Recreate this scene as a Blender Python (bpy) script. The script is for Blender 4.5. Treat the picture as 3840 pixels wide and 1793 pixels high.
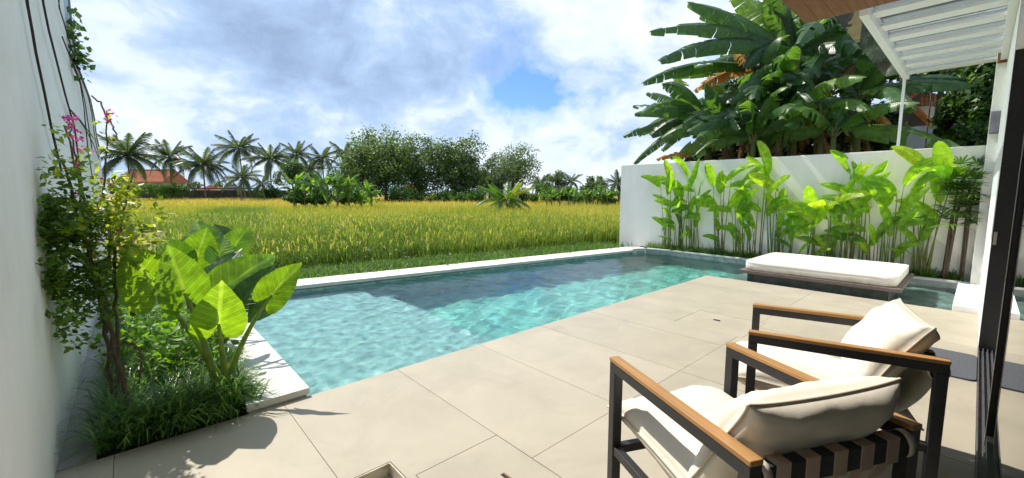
import bpy, math, random
import numpy as np
from mathutils import Vector, Matrix

for _o in list(bpy.data.objects):
    bpy.data.objects.remove(_o)
scene = bpy.context.scene
COL = scene.collection
R = math.radians

# ---------------------------------------------------------------- camera
H = 1.5
cam_d = bpy.data.cameras.new('camera')
cam = bpy.data.objects.new('camera', cam_d)
COL.objects.link(cam)
cam.location = (0, 0, H)
cam.rotation_euler = (R(90 - 6.294), 0, R(-(90 - 47.876)))
cam_d.sensor_width = 36
cam_d.lens = 36 * 1582 / 3840
cam_d.clip_start = 0.02
cam_d.clip_end = 3000
scene.camera = cam

# ---------------------------------------------------------------- sun
LIGHT = Vector((0.075, -0.68, -1.0)).normalized()      # way the sunlight travels
sun_d = bpy.data.lights.new('sun', 'SUN')
sun_d.energy = 2.2
sun_d.angle = R(0.53)
sun_d.color = (1.0, 0.94, 0.84)
sun = bpy.data.objects.new('sun', sun_d)
COL.objects.link(sun)
sun.rotation_euler = LIGHT.to_track_quat('-Z', 'Y').to_euler()
SUN_EL = math.asin(-LIGHT.z)
SUN_AZ = math.atan2(-LIGHT.x, -LIGHT.y)

# ---------------------------------------------------------------- sky
world = bpy.data.worlds.new('World')
scene.world = world
world.use_nodes = True
wn = world.node_tree
wn.nodes.clear()


def N(nt, typ, **kw):
    n = nt.nodes.new(typ)
    for k, v in kw.items():
        if k == 'ins':
            for kk, vv in v.items():
                n.inputs[kk].default_value = vv
        else:
            setattr(n, k, v)
    return n


def ramp(nt, stops, interp='LINEAR'):
    n = nt.nodes.new('ShaderNodeValToRGB')
    cr = n.color_ramp
    cr.interpolation = interp
    while len(cr.elements) < len(stops):
        cr.elements.new(0.5)
    for e, (p, c) in zip(cr.elements, stops):
        e.position = p
        e.color = (*c, 1) if len(c) == 3 else c
    return n


def build_sky():
    L = wn.links.new
    tc = N(wn, 'ShaderNodeTexCoord')
    sky = N(wn, 'ShaderNodeTexSky', sky_type='NISHITA', sun_disc=False, sun_elevation=SUN_EL,
            sun_rotation=SUN_AZ, air_density=1.0, dust_density=0.6, ozone_density=2.0)
    skyb = N(wn, 'ShaderNodeMix', data_type='RGBA', blend_type='MULTIPLY')
    skyb.inputs[0].default_value = 1
    skyb.inputs[7].default_value = (0.034, 0.047, 0.068, 1)
    L(sky.outputs[0], skyb.inputs[6])
    mp = N(wn, 'ShaderNodeMapping')
    mp.inputs['Scale'].default_value = (1.0, 1.0, 1.45)
    mp.inputs['Location'].default_value = SKY_OFF
    L(tc.outputs['Generated'], mp.inputs[0])
    # billows bend each other
    w0 = N(wn, 'ShaderNodeTexNoise', ins={'Scale': 4.5, 'Detail': 4, 'Roughness': 0.5})
    L(mp.outputs[0], w0.inputs['Vector'])
    ws = N(wn, 'ShaderNodeVectorMath', operation='MULTIPLY_ADD')
    ws.inputs[1].default_value = (0.17, 0.17, 0.13)
    L(w0.outputs['Color'], ws.inputs[0]); L(mp.outputs[0], ws.inputs[2])
    n1 = N(wn, 'ShaderNodeTexNoise', ins={'Scale': 2.1, 'Detail': 13, 'Roughness': 0.59})
    L(ws.outputs[0], n1.inputs['Vector'])
    cover = ramp(wn, [(0.335, (0, 0, 0)), (0.395, (.6, .6, .6)), (0.46, (1, 1, 1))])
    L(n1.outputs['Fac'], cover.inputs[0])
    n2 = N(wn, 'ShaderNodeTexNoise', ins={'Scale': 2.7, 'Detail': 14, 'Roughness': 0.58})
    ad = N(wn, 'ShaderNodeVectorMath', operation='ADD'); ad.inputs[1].default_value = (3.7, 9.1, 4.2)
    L(ws.outputs[0], ad.inputs[0]); L(ad.outputs[0], n2.inputs['Vector'])
    tone = ramp(wn, [(0.36, (.25, .35, .52)), (0.47, (.36, .49, .70)), (0.515, (.46, .58, .77)), (0.55, (.60, .69, .84)),
                     (0.66, (.76, .80, .86))])
    L(n2.outputs['Fac'], tone.inputs[0])
    # cloud emission from tone
    cl = N(wn, 'ShaderNodeMix', data_type='RGBA', blend_type='MULTIPLY')
    cl.inputs[0].default_value = 1
    cl.inputs[7].default_value = (CLOUD, CLOUD, CLOUD, 1)
    L(tone.outputs[0], cl.inputs[6])
    mix = N(wn, 'ShaderNodeMix', data_type='RGBA')
    L(cover.outputs[0], mix.inputs[0])
    L(skyb.outputs[2], mix.inputs[6])
    L(cl.outputs[2], mix.inputs[7])
    bg = N(wn, 'ShaderNodeBackground')
    L(mix.outputs[2], bg.inputs[0])
    out = N(wn, 'ShaderNodeOutputWorld')
    L(bg.outputs[0], out.inputs[0])


SKY_OFF = (20.3, 5.6, -0.16)
CLOUD = 0.51
build_sky()
world.cycles.sampling_method = 'MANUAL'
world.cycles.sample_map_resolution = 512

scene.view_settings.view_transform = 'Standard'
scene.view_settings.look = 'None'
scene.view_settings.exposure = 1.47
scene.view_settings.gamma = 1.0
scene.cycles.use_denoising = True
scene.cycles.max_bounces = 9
scene.cycles.transparent_max_bounces = 24
scene.cycles.transmission_bounces = 8
scene.cycles.sample_clamp_indirect = 6
scene.cycles.caustics_reflective = False
scene.cycles.caustics_refractive = True

# ---------------------------------------------------------------- helpers
rng = np.random.default_rng(7)
random.seed(7)
_p = R(6.294)
_fh = np.array([math.cos(R(47.876)), math.sin(R(47.876)), 0.0])
_rh = np.array([math.sin(R(47.876)), -math.cos(R(47.876)), 0.0])
_up = np.array([0, 0, 1.0])
_fw = _fh * math.cos(_p) - _up * math.sin(_p)
_uc = _fh * math.sin(_p) + _up * math.cos(_p)


def sight(px, py):
    """direction in which the photograph shows a point (3840 x 1793 pixels)"""
    return _fw + _rh * (px - 1920) / 1582 - _uc * (py - 896.5) / 1582


def on_z(px, py, z=0.0):
    d = sight(px, py); t = (z - H) / d[2]
    return np.array([d[0] * t, d[1] * t, z])


def on_x(px, py, x):
    d = sight(px, py); t = x / d[0]
    return np.array([x, d[1] * t, H + d[2] * t])


def on_y(px, py, y):
    d = sight(px, py); t = y / d[1]
    return np.array([d[0] * t, y, H + d[2] * t])


def at_depth(px, py, D):
    d = sight(px, py); t = D / (d @ _fh)
    return np.array([d[0] * t, d[1] * t, H + d[2] * t])


def tag(o, label=None, cat=None, group=None, kind=None):
    if label: o['label'] = label
    if cat: o['category'] = cat
    if group: o['group'] = group
    if kind: o['kind'] = kind
    return o


def empty(name, loc=(0, 0, 0), rz=0.0):
    o = bpy.data.objects.new(name, None)
    o.empty_display_size = 0.1
    o.location = loc
    o.rotation_euler = (0, 0, rz)
    COL.objects.link(o)
    return o


class MB:
    """collects vertices and faces of one mesh"""
    def __init__(s):
        s.v = []; s.f = []; s.n = 0; s.uv = None; s.var = []; s.m = []

    def add(s, v, f, var=0.5, mi=0):
        v = np.asarray(v, float).reshape(-1, 3)
        s.v.append(v)
        s.var.append(np.full(len(v), var) if np.isscalar(var) else np.asarray(var, float))
        for ff in f:
            s.f.append(tuple(int(i) + s.n for i in ff))
            s.m.append(mi)
        s.n += len(v)
        return s

    def box(s, lo, hi, mi=0, var=0.5):
        x0, y0, z0 = lo; x1, y1, z1 = hi
        v = [(x0, y0, z0), (x1, y0, z0), (x1, y1, z0), (x0, y1, z0), (x0, y0, z1), (x1, y0, z1), (x1, y1, z1), (x0, y1, z1)]
        return s.add(v, [(0, 3, 2, 1), (4, 5, 6, 7), (0, 1, 5, 4), (1, 2, 6, 5), (2, 3, 7, 6), (3, 0, 4, 7)], var, mi)

    def prism(s, poly, z0, z1, mi=0):
        n = len(poly)
        v = [(x, y, z0) for x, y in poly] + [(x, y, z1) for x, y in poly]
        f = [tuple(range(n - 1, -1, -1)), tuple(range(n, 2 * n))]
        f += [(i, (i + 1) % n, n + (i + 1) % n, n + i) for i in range(n)]
        return s.add(v, f, 0.5, mi)

    def beam(s, a, b, w, h, up=(0, 0, 1), mi=0):
        a = np.array(a, float); b = np.array(b, float)
        d = (b - a) / np.linalg.norm(b - a)
        sd = np.cross(d, up); sd /= np.linalg.norm(sd)
        u = np.cross(sd, d)
        v = []
        for p in (a, b):
            for i, j in ((-1, -1), (1, -1), (1, 1), (-1, 1)):
                v.append(p + sd * w / 2 * i + u * h / 2 * j)
        return s.add(v, [(0, 1, 2, 3), (7, 6, 5, 4), (0, 4, 5, 1), (1, 5, 6, 2), (2, 6, 7, 3), (3, 7, 4, 0)], 0.5, mi)

    def tube(s, pts, rad, k=6, var=0.5, mi=0, cap=True):
        pts = np.asarray(pts, float); n = len(pts)
        rad = np.full(n, rad) if np.isscalar(rad) else np.asarray(rad, float)
        t = np.gradient(pts, axis=0); t /= np.linalg.norm(t, axis=1)[:, None] + 1e-9
        ref = np.array([0.31, 0.17, 0.93]) if abs(t[0][2]) < 0.9 else np.array([1, 0.1, 0])
        v = []
        for i in range(n):
            a = np.cross(t[i], ref); a /= np.linalg.norm(a) + 1e-9
            b = np.cross(t[i], a)
            for j in range(k):
                th = 2 * math.pi * j / k
                v.append(pts[i] + rad[i] * (math.cos(th) * a + math.sin(th) * b))
        f = [(i * k + j, i * k + (j + 1) % k, (i + 1) * k + (j + 1) % k, (i + 1) * k + j) for i in range(n - 1) for j in range(k)]
        if cap:
            f += [tuple(range(k - 1, -1, -1)), tuple((n - 1) * k + j for j in range(k))]
        return s.add(v, f, var, mi)

    def build(s, name, mats, parent=None, smooth=False, bevel=0.0):
        v = np.concatenate(s.v) if s.v else np.zeros((0, 3))
        return mesh_obj(name, v, s.f, mats, parent, smooth, np.concatenate(s.var), bevel, s.m)


def mesh_data(name, v, f, mats, smooth=False, var=None, mi=None):
    me = bpy.data.meshes.new(name)
    v = np.asarray(v, np.float64)
    if isinstance(f, np.ndarray):
        nf, k = f.shape
        me.vertices.add(len(v)); me.vertices.foreach_set('co', v.ravel())
        me.loops.add(nf * k); me.loops.foreach_set('vertex_index', f.ravel().astype(np.int32))
        me.polygons.add(nf)
        me.polygons.foreach_set('loop_start', np.arange(0, nf * k, k, dtype=np.int32))
        me.polygons.foreach_set('loop_total', np.full(nf, k, dtype=np.int32))
        me.update(calc_edges=True)
    else:
        me.from_pydata(v.tolist(), [], f)
    for m in (mats if isinstance(mats, (list, tuple)) else [mats]):
        me.materials.append(m)
    if smooth:
        me.polygons.foreach_set('use_smooth', np.ones(len(me.polygons), bool))
    if mi is not None and any(mi):
        me.polygons.foreach_set('material_index', np.array(mi, np.int32))
    if var is not None:
        a = me.attributes.new('var', 'FLOAT', 'POINT')
        a.data.foreach_set('value', np.asarray(var, np.float32))
    me.update()
    return me


def link(name, me, parent=None):
    o = bpy.data.objects.new(name, me)
    COL.objects.link(o)
    if parent is not None:
        o.parent = parent
    return o


def mesh_obj(name, v, f, mats, parent=None, smooth=False, var=None, bevel=0.0, mi=None):
    me = mesh_data(name, v, f, mats, smooth, var, mi)
    o = link(name, me, parent)
    if bevel:
        b = o.modifiers.new('bevel', 'BEVEL')
        b.width = bevel; b.segments = 2; b.limit_method = 'ANGLE'; b.angle_limit = R(40)
        b.harden_normals = False
    return o


def set_uv(me, uvs):
    """uvs: per vertex (n,2)"""
    ul = me.uv_layers.new(name='UVMap')
    idx = np.empty(len(me.loops), np.int32)
    me.loops.foreach_get('vertex_index', idx)
    ul.data.foreach_set('uv', np.asarray(uvs, np.float32)[idx].ravel())


# ---------------------------------------------------------------- materials
def mat(name):
    m = bpy.data.materials.new(name)
    m.use_nodes = True
    nt = m.node_tree
    nt.nodes.clear()
    return m, nt, nt.links.new


def surface(name, c1, c2=None, rough=0.7, scale=4.0, bump=0.0, bscale=60.0, spec=0.4, metal=0.0, coords='Object', detail=6,
            stains=None, stscale=0.8, stretch=(1, 1, 1), objrand=0.0, streak=0.0):
    """plain surface: two tones by noise, fine relief, optional stain tone"""
    m, nt, L = mat(name)
    b = N(nt, 'ShaderNodeBsdfPrincipled')
    b.inputs['Roughness'].default_value = rough
    b.inputs['Metallic'].default_value = metal
    b.inputs['Specular IOR Level'].default_value = spec
    o = N(nt, 'ShaderNodeOutputMaterial'); L(b.outputs[0], o.inputs[0])
    c2 = c2 or c1
    tc = N(nt, 'ShaderNodeTexCoord')
    if coords == 'World':
        g = N(nt, 'ShaderNodeNewGeometry'); vec = g.outputs['Position']
    else:
        vec = tc.outputs[coords]
    mp = N(nt, 'ShaderNodeMapping'); mp.inputs['Scale'].default_value = stretch
    L(vec, mp.inputs[0]); vec = mp.outputs[0]
    n = N(nt, 'ShaderNodeTexNoise', ins={'Scale': scale, 'Detail': detail, 'Roughness': 0.6})
    L(vec, n.inputs['Vector'])
    r = ramp(nt, [(0.32, c1), (0.68, c2)])
    L(n.outputs['Fac'], r.inputs[0])
    colour = r.outputs[0]
    if stains:
        n3 = N(nt, 'ShaderNodeTexNoise', ins={'Scale': stscale, 'Detail': 8, 'Roughness': 0.68, 'Distortion': 0.6})
        L(vec, n3.inputs['Vector'])
        r3 = ramp(nt, [(0.48, (0, 0, 0)), (0.72, (1, 1, 1))])
        L(n3.outputs['Fac'], r3.inputs[0])
        mx = N(nt, 'ShaderNodeMix', data_type='RGBA')
        L(r3.outputs[0], mx.inputs[0]); L(colour, mx.inputs[6]); mx.inputs[7].default_value = (*stains, 1)
        colour = mx.outputs[2]
    if objrand or streak:
        hv = N(nt, 'ShaderNodeHueSaturation'); L(colour, hv.inputs['Color']); colour = hv.outputs[0]
        if objrand:
            oi = N(nt, 'ShaderNodeObjectInfo')
            mr = N(nt, 'ShaderNodeMapRange', ins={'To Min': 1 - objrand, 'To Max': 1 + objrand}); L(oi.outputs['Random'], mr.inputs[0]); L(mr.outputs[0], hv.inputs['Value'])
        else:
            ms_ = N(nt, 'ShaderNodeMapping'); ms_.inputs['Scale'].default_value = (5, 5, .35); L(vec, ms_.inputs[0])
            n5 = N(nt, 'ShaderNodeTexNoise', ins={'Scale': 1.6, 'Detail': 7, 'Roughness': .65}); L(ms_.outputs[0], n5.inputs['Vector'])
            mr = N(nt, 'ShaderNodeMapRange', ins={'From Min': .40, 'From Max': .75, 'To Min': 1.0, 'To Max': 1 - streak}); L(n5.outputs['Fac'], mr.inputs[0]); L(mr.outputs[0], hv.inputs['Value'])
    L(colour, b.inputs['Base Color'])
    if bump:
        n2 = N(nt, 'ShaderNodeTexNoise', ins={'Scale': bscale, 'Detail': 5, 'Roughness': 0.65})
        L(vec, n2.inputs['Vector'])
        bp = N(nt, 'ShaderNodeBump', ins={'Strength': min(1, bump), 'Distance': 0.004})
        L(n2.outputs['Fac'], bp.inputs['Height'])
        L(bp.outputs[0], b.inputs['Normal'])
    return m


def foliage(name, stops, trans=0.4, tcol=None, rough=0.45, spec=0.35, veins=None, objrand=0.0, back=None):
    """leaf: colour by the per leaf attribute 'var', light through the blade; veins: 'banana' or 'aroid' (UV)"""
    m, nt, L = mat(name)
    at = N(nt, 'ShaderNodeAttribute', attribute_name='var')
    fac = at.outputs['Fac']
    if objrand:
        oi = N(nt, 'ShaderNodeObjectInfo')
        ma = N(nt, 'ShaderNodeMath', operation='MULTIPLY_ADD')
        L(oi.outputs['Random'], ma.inputs[0]); ma.inputs[1].default_value = objrand
        sb = N(nt, 'ShaderNodeMath', operation='SUBTRACT'); L(fac, sb.inputs[0]); sb.inputs[1].default_value = objrand / 2
        L(sb.outputs[0], ma.inputs[2]); fac = ma.outputs[0]
    r = ramp(nt, stops)
    L(fac, r.inputs[0])
    col = r.outputs[0]
    nrm = None
    if veins:
        uv = N(nt, 'ShaderNodeUVMap'); uv.uv_map = 'UVMap'
        sp = N(nt, 'ShaderNodeSeparateXYZ'); L(uv.outputs[0], sp.inputs[0])
        ab = N(nt, 'ShaderNodeMath', operation='ABSOLUTE'); L(sp.outputs[0], ab.inputs[0])
        rib = N(nt, 'ShaderNodeMapRange', ins={'From Min': 0.022 if veins == 'aroid' else 0.05, 'From Max': 0.045 if veins == 'aroid' else 0.12, 'To Min': 1.0, 'To Max': 0.0})
        L(ab.outputs[0], rib.inputs[0])
        # lateral veins: stripes across, leaning forward
        sk = N(nt, 'ShaderNodeMath', operation='MULTIPLY'); L(ab.outputs[0], sk.inputs[0]); sk.inputs[1].default_value = -0.75 if veins == 'aroid' else -0.12
        ad = N(nt, 'ShaderNodeMath', operation='ADD'); L(sp.outputs[1], ad.inputs[0]); L(sk.outputs[0], ad.inputs[1])
        fr = N(nt, 'ShaderNodeMath', operation='MULTIPLY'); L(ad.outputs[0], fr.inputs[0]); fr.inputs[1].default_value = 7.0 if veins == 'aroid' else 38.0
        pg = N(nt, 'ShaderNodeMath', operation='PINGPONG'); L(fr.outputs[0], pg.inputs[0]); pg.inputs[1].default_value = 0.5
        ln = N(nt, 'ShaderNodeMapRange', ins={'From Min': 0.03 if veins == 'aroid' else 0.0, 'From Max': 0.09 if veins == 'aroid' else 0.5, 'To Min': 0.8 if veins == 'aroid' else 0.3, 'To Max': 0.0})
        L(pg.outputs[0], ln.inputs[0])
        mx = N(nt, 'ShaderNodeMath', operation='MAXIMUM'); L(rib.outputs[0], mx.inputs[0]); L(ln.outputs[0], mx.inputs[1])
        vm = N(nt, 'ShaderNodeMath', operation='MULTIPLY'); L(mx.outputs[0], vm.inputs[0]); vm.inputs[1].default_value = 0.42
        mc = N(nt, 'ShaderNodeMix', data_type='RGBA'); L(vm.outputs[0], mc.inputs[0]); L(col, mc.inputs[6])
        hs = N(nt, 'ShaderNodeHueSaturation', ins={'Hue': 0.49, 'Saturation': 0.72, 'Value': 2.0}); L(col, hs.inputs['Color'])
        L(hs.outputs[0], mc.inputs[7])
        col = mc.outputs[2]
        bp = N(nt, 'ShaderNodeBump', ins={'Strength': 0.5, 'Distance': 0.006}); L(mx.outputs[0], bp.inputs['Height'])
        nrm = bp.outputs[0]
    # blotchy tone so that blades are not one flat colour
    g = N(nt, 'ShaderNodeNewGeometry')
    nz = N(nt, 'ShaderNodeTexNoise', ins={'Scale': 13.0, 'Detail': 6}); L(g.outputs['Position'], nz.inputs['Vector'])
    h2 = N(nt, 'ShaderNodeHueSaturation'); L(col, h2.inputs['Color'])
    vr = N(nt, 'ShaderNodeMapRange', ins={'From Min': 0.3, 'From Max': 0.7, 'To Min': 0.68, 'To Max': 1.28}); L(nz.outputs['Fac'], vr.inputs[0])
    L(vr.outputs[0], h2.inputs['Value'])
    col = h2.outputs[0]
    b = N(nt, 'ShaderNodeBsdfPrincipled')
    b.inputs['Roughness'].default_value = rough
    b.inputs['Specular IOR Level'].default_value = spec
    L(col, b.inputs['Base Color'])
    if nrm: L(nrm, b.inputs['Normal'])
    t = N(nt, 'ShaderNodeBsdfTranslucent')
    h3 = N(nt, 'ShaderNodeMix', data_type='RGBA', blend_type='MULTIPLY'); h3.inputs[0].default_value = 1
    L(col, h3.inputs[6]); h3.inputs[7].default_value = (*(tcol or (2.2, 2.0, 0.7)), 1)
    L(h3.outputs[2], t.inputs[0])
    ms = N(nt, 'ShaderNodeMixShader'); ms.inputs[0].default_value = trans
    L(b.outputs[0], ms.inputs[1]); L(t.outputs[0], ms.inputs[2])
    o = N(nt, 'ShaderNodeOutputMaterial'); L(ms.outputs[0], o.inputs[0])
    return m


def wood(name, c1, c2, rough=0.5, axis=0, scale=3.0):
    st = [14, 14, 14]; st[axis] = 1.0
    return surface(name, c1, c2, rough, scale, 0.25, 30, 0.35, stretch=tuple(st), detail=8)


M = {}
M['plaster'] = surface('white_plaster', (.87, .85, .80), (.91, .89, .845), .85, 1.6, .55, 38, .2, coords='World', stains=(.81, .79, .735), stscale=.7, streak=.06)
M['plaster_white'] = surface('fresh_white_paint', (.84, .84, .83), (.88, .88, .87), .7, 2.0, .25, 50, .3, coords='World', stains=(.76, .76, .74), stscale=1.3, streak=.05)
M['tile'] = surface('beige_porcelain', (.385, .345, .268), (.435, .39, .306), .5, 2.2, .12, 140, .35, coords='World', stains=(.345, .308, .245), stscale=1.7, objrand=.045)
M['grout'] = surface('dark_grout', (.27, .245, .205), (.32, .29, .245), .95)
M['coping'] = surface('white_coping_stone', (.62, .61, .58), (.72, .71, .68), .65, 5, .2, 90, .3, coords='World', stains=(.55, .54, .50), stscale=3)
M['concrete_edge'] = surface('grey_edge_stone', (.30, .295, .28), (.40, .39, .37), .85, 12, .3, 90, .2, coords='World')
M['pool_stone'] = surface('green_pool_stone', (.14, .28, .29), (.56, .68, .65), .7, 11, .1, 30, .3, coords='World', stains=(.36, .55, .55), stscale=6)
M['pool_tile'] = surface('grey_green_pool_tile', (.25, .29, .28), (.36, .39, .36), .6, 9, .15, 60, .4, coords='World')
M['soil'] = surface('dark_soil', (.035, .026, .018), (.07, .052, .035), .95, 14, .8, 60, .1, coords='World')
M['field_soil'] = surface('field_ground', (.20, .17, .055), (.36, .29, .10), .95, .35, .5, 20, .1, coords='World', stains=(.16, .17, .05), stscale=.12)
M['metal_black'] = surface('black_powder_coat', (.018, .018, .021), (.026, .026, .03), .48, 30, .08, 300, .45)
M['metal_frame'] = surface('black_door_frame', (.012, .012, .013), (.02, .02, .022), .42, 30, .05, 300, .5)
M['metal_white'] = surface('white_painted_steel', (.84, .85, .86), (.88, .89, .9), .45, 8, .05, 200, .4)
M['steel'] = surface('dull_steel', (.42, .40, .36), (.52, .50, .45), .45, 12, .1, 150, .5, metal=.6)
M['teak'] = wood('teak', (.33, .17, .06), (.46, .255, .10), .5, 1)
M['soffit'] = wood('brown_timber_soffit', (.17, .072, .035), (.30, .135, .065), .6, 0, 2.0)
M['bark'] = surface('bark', (.08, .06, .042), (.17, .125, .085), .95, 9, .9, 60, .1, coords='World', stretch=(1, 1, .4))
M['palm_bark'] = surface('palm_bark', (.16, .135, .11), (.27, .235, .19), .95, 5, .5, 30, .1, coords='World')
M['roof_tile'] = surface('orange_roof_tile', (.36, .13, .07), (.52, .22, .12), .9, 3, .4, 20, .1, coords='World')
M['roof_dark'] = surface('grey_roof', (.12, .11, .11), (.2, .18, .17), .9, 3, .4, 20, .1, coords='World')
M['dark_wall'] = surface('dark_boundary_wall', (.045, .043, .04), (.09, .085, .078), .9, .6, .4, 10, .1, coords='World')
M['house_wall'] = surface('house_render', (.50, .47, .43), (.58, .55, .5), .9, 1, .2, 30, .1, coords='World')

# ================================================================ the setting
def struct(o):
    o['kind'] = 'structure'
    return o


def thin_glass(name, tint=(0.93, 0.97, 0.96), ior=1.5, dirt=0.0):
    m, nt, L = mat(name)
    fr = N(nt, 'ShaderNodeFresnel', ins={'IOR': ior})
    mul = N(nt, 'ShaderNodeMath', operation='MULTIPLY_ADD', use_clamp=True); L(fr.outputs[0], mul.inputs[0]); mul.inputs[1].default_value = 1.35; mul.inputs[2].default_value = 0.01
    tr = N(nt, 'ShaderNodeBsdfTransparent'); tr.inputs[0].default_value = (*tint, 1)
    gl = N(nt, 'ShaderNodeBsdfGlossy'); gl.inputs['Roughness'].default_value = 0.0
    mx = N(nt, 'ShaderNodeMixShader'); L(mul.outputs[0], mx.inputs[0]); L(tr.outputs[0], mx.inputs[1]); L(gl.outputs[0], mx.inputs[2])
    sh = mx.outputs[0]
    if dirt:
        df = N(nt, 'ShaderNodeBsdfDiffuse'); df.inputs[0].default_value = (.6, .62, .6, 1)
        tl = N(nt, 'ShaderNodeBsdfTranslucent'); tl.inputs[0].default_value = (.6, .62, .6, 1)
        dm = N(nt, 'ShaderNodeMixShader'); dm.inputs[0].default_value = .5; L(df.outputs[0], dm.inputs[1]); L(tl.outputs[0], dm.inputs[2])
        g = N(nt, 'ShaderNodeNewGeometry')
        nz = N(nt, 'ShaderNodeTexNoise', ins={'Scale': 2.2, 'Detail': 9, 'Roughness': .7, 'Distortion': 1.2}); L(g.outputs['Position'], nz.inputs['Vector'])
        rr = ramp(nt, [(.42, (.012, .012, .012)), (.75, (dirt, dirt, dirt))]); L(nz.outputs['Fac'], rr.inputs[0])
        m2 = N(nt, 'ShaderNodeMixShader'); L(rr.outputs[0], m2.inputs[0]); L(sh, m2.inputs[1]); L(dm.outputs[0], m2.inputs[2])
        sh = m2.outputs[0]
    o = N(nt, 'ShaderNodeOutputMaterial'); L(sh, o.inputs[0])
    return m


M['door_glass'] = thin_glass('door_glass')
M['roof_glass'] = thin_glass('dusty_roof_glass', (.86, .93, .92), dirt=.05)


def water_mat():
    m, nt, L = mat('pool_water')
    g = N(nt, 'ShaderNodeBsdfRefraction', ins={'IOR': 1.33, 'Roughness': 0.0})
    g.inputs['Color'].default_value = (.80, .98, .98, 1)
    gl = N(nt, 'ShaderNodeBsdfGlossy', ins={'Roughness': 0.02})
    fr = N(nt, 'ShaderNodeFresnel', ins={'IOR': 1.33})
    mx = N(nt, 'ShaderNodeMixShader'); L(fr.outputs[0], mx.inputs[0]); L(g.outputs[0], mx.inputs[1]); L(gl.outputs[0], mx.inputs[2])
    geo = N(nt, 'ShaderNodeNewGeometry')
    n1 = N(nt, 'ShaderNodeTexNoise', ins={'Scale': 20, 'Detail': 4, 'Roughness': .6, 'Distortion': .4}); L(geo.outputs['Position'], n1.inputs['Vector'])
    bp = N(nt, 'ShaderNodeBump', ins={'Strength': .28, 'Distance': .012}); L(n1.outputs['Fac'], bp.inputs['Height'])
    for s in (g, gl, fr):
        L(bp.outputs[0], s.inputs['Normal'])
    o = N(nt, 'ShaderNodeOutputMaterial'); L(mx.outputs[0], o.inputs[0])
    return m


M['water'] = water_mat()

# property lines
FAR_A, FAR_B = np.array([0.87, 7.20]), np.array([9.34, 5.80])     # inner edge of the far coping


def far_y(x, off=0.0):
    t = (x - FAR_A[0]) / (FAR_B[0] - FAR_A[0])
    return FAR_A[1] + t * (FAR_B[1] - FAR_A[1]) + off


GZ = -0.38                                             # field level
S = 900.0
inner = [(-0.62, -7.0), (10.27, -7.0), (10.27, 6.5), (0.3, 7.85), (-0.62, 7.95)]
outer = [(-S, -S), (S, -S), (S, S), (0.0, S), (-S, S)]
v = [(x, y, GZ) for x, y in inner] + [(x, y, GZ) for x, y in outer]
ground = struct(mesh_obj('ground', v, [(i, 5 + i, 5 + (i + 1) % 5, (i + 1) % 5) for i in range(5)], M['field_soil']))

# ---- deck: concrete bed with large porcelain tiles
DX0, DX1, DY0, DY1 = -0.40, 7.70, -0.10, 3.225
XJ = [-0.40, -0.17, 0.71, 1.59, 2.47, 3.35, 4.23, 5.11, 5.99, 6.87, 7.70]
YJ = [-0.10, 1.59, 3.225]
TRAY = (0.45, 0.977, 1.62, 2.10)
HATCH = [(1.03, 1.588, 1.36, 1.90), (4.62, 5.335, 1.548, 2.29)]
b = MB().box((DX0, DY0, -1.6), (1.0, 3.19, -0.10)).box((1.0, DY0, -1.6), (7.66, 3.19, -0.045))
b.box((DX0, DY0, -0.099), (0.44, 3.19, -0.012)).box((0.99, DY0, -.0449), (7.66, 3.19, -0.012)).box((.44, 2.11, -.0995), (.99, 3.19, -.012)).box((.44, DY0, -.0995), (.99, 1.61, -.012))
deck = struct(b.build('deck', M['grout']))


def cut_rect(r, h):
    """rectangle r minus rectangle h -> list of rectangles"""
    x0, x1, y0, y1 = r; a0, a1, c0, c1 = h
    a0, a1, c0, c1 = max(a0, x0), min(a1, x1), max(c0, y0), min(c1, y1)
    if a0 >= a1 or c0 >= c1:
        return [r]
    o = []
    if a0 > x0: o.append((x0, a0, y0, y1))
    if a1 < x1: o.append((a1, x1, y0, y1))
    if c0 > y0: o.append((a0, a1, y0, c0))
    if c1 < y1: o.append((a0, a1, c1, y1))
    return o


for j in range(len(YJ) - 1):
    for i in range(len(XJ) - 1):
        g = 0.0016
        r = [(XJ[i] + g, XJ[i + 1] - g, YJ[j] + g, YJ[j + 1] - (g if j == 0 else 0))]
        for h in [TRAY] + HATCH:
            hh = (h[0] - .004, h[1] + .004, h[2] - .004, h[3] + .004)
            r = [q for k in r for q in cut_rect(k, hh)]
        m = MB()
        dz = rng.uniform(-.0006, .0006)
        for (x0, x1, y0, y1) in r:
            m.box((x0, y0, -0.0115), (x1, y1, dz))
        m.build('tile', M['tile'], deck)
# hatches in the deck
for k, (x0, x1, y0, y1) in enumerate(HATCH):
    h = empty('deck_hatch', ((x0 + x1) / 2, (y0 + y1) / 2, 0))
    tag(h, ['deck hatch with slim handle next to the open drain recess', 'deck hatch with slim handle beside the far lounge chair'][k], 'hatch', 'tiled hatches in the deck')
    w, d = (x1 - x0) / 2, (y1 - y0) / 2
    MB().box((-w, -d, -.0115), (w, d, -.0005)).build('lid', M['tile'], h)
    lx, ly = ((-.0 + 1.377) - (x0 + x1) / 2, 1.56 - (y0 + y1) / 2) if k == 0 else (.06, .05)
    hd = MB().box((lx - .012, ly - .04, -.0004), (lx + .012, ly + .04, .003)).build('handle_slot', M['metal_black'], h)
    MB().tube([(lx, ly - .032, .003), (lx, ly - .028, .008), (lx, ly + .028, .008), (lx, ly + .032, .003)], .004, 6).build('handle', M['soffit'] if k == 0 else M['metal_black'], h, True)
M['tray'] = surface('beige_painted_steel', (.50, .46, .37), (.60, .55, .45), .6, 14, .2, 120, .4, coords='World', stains=(.20, .15, .10), stscale=5)
t = empty('drain_tray', ((TRAY[0] + TRAY[1]) / 2, (TRAY[2] + TRAY[3]) / 2, -.09))
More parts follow.
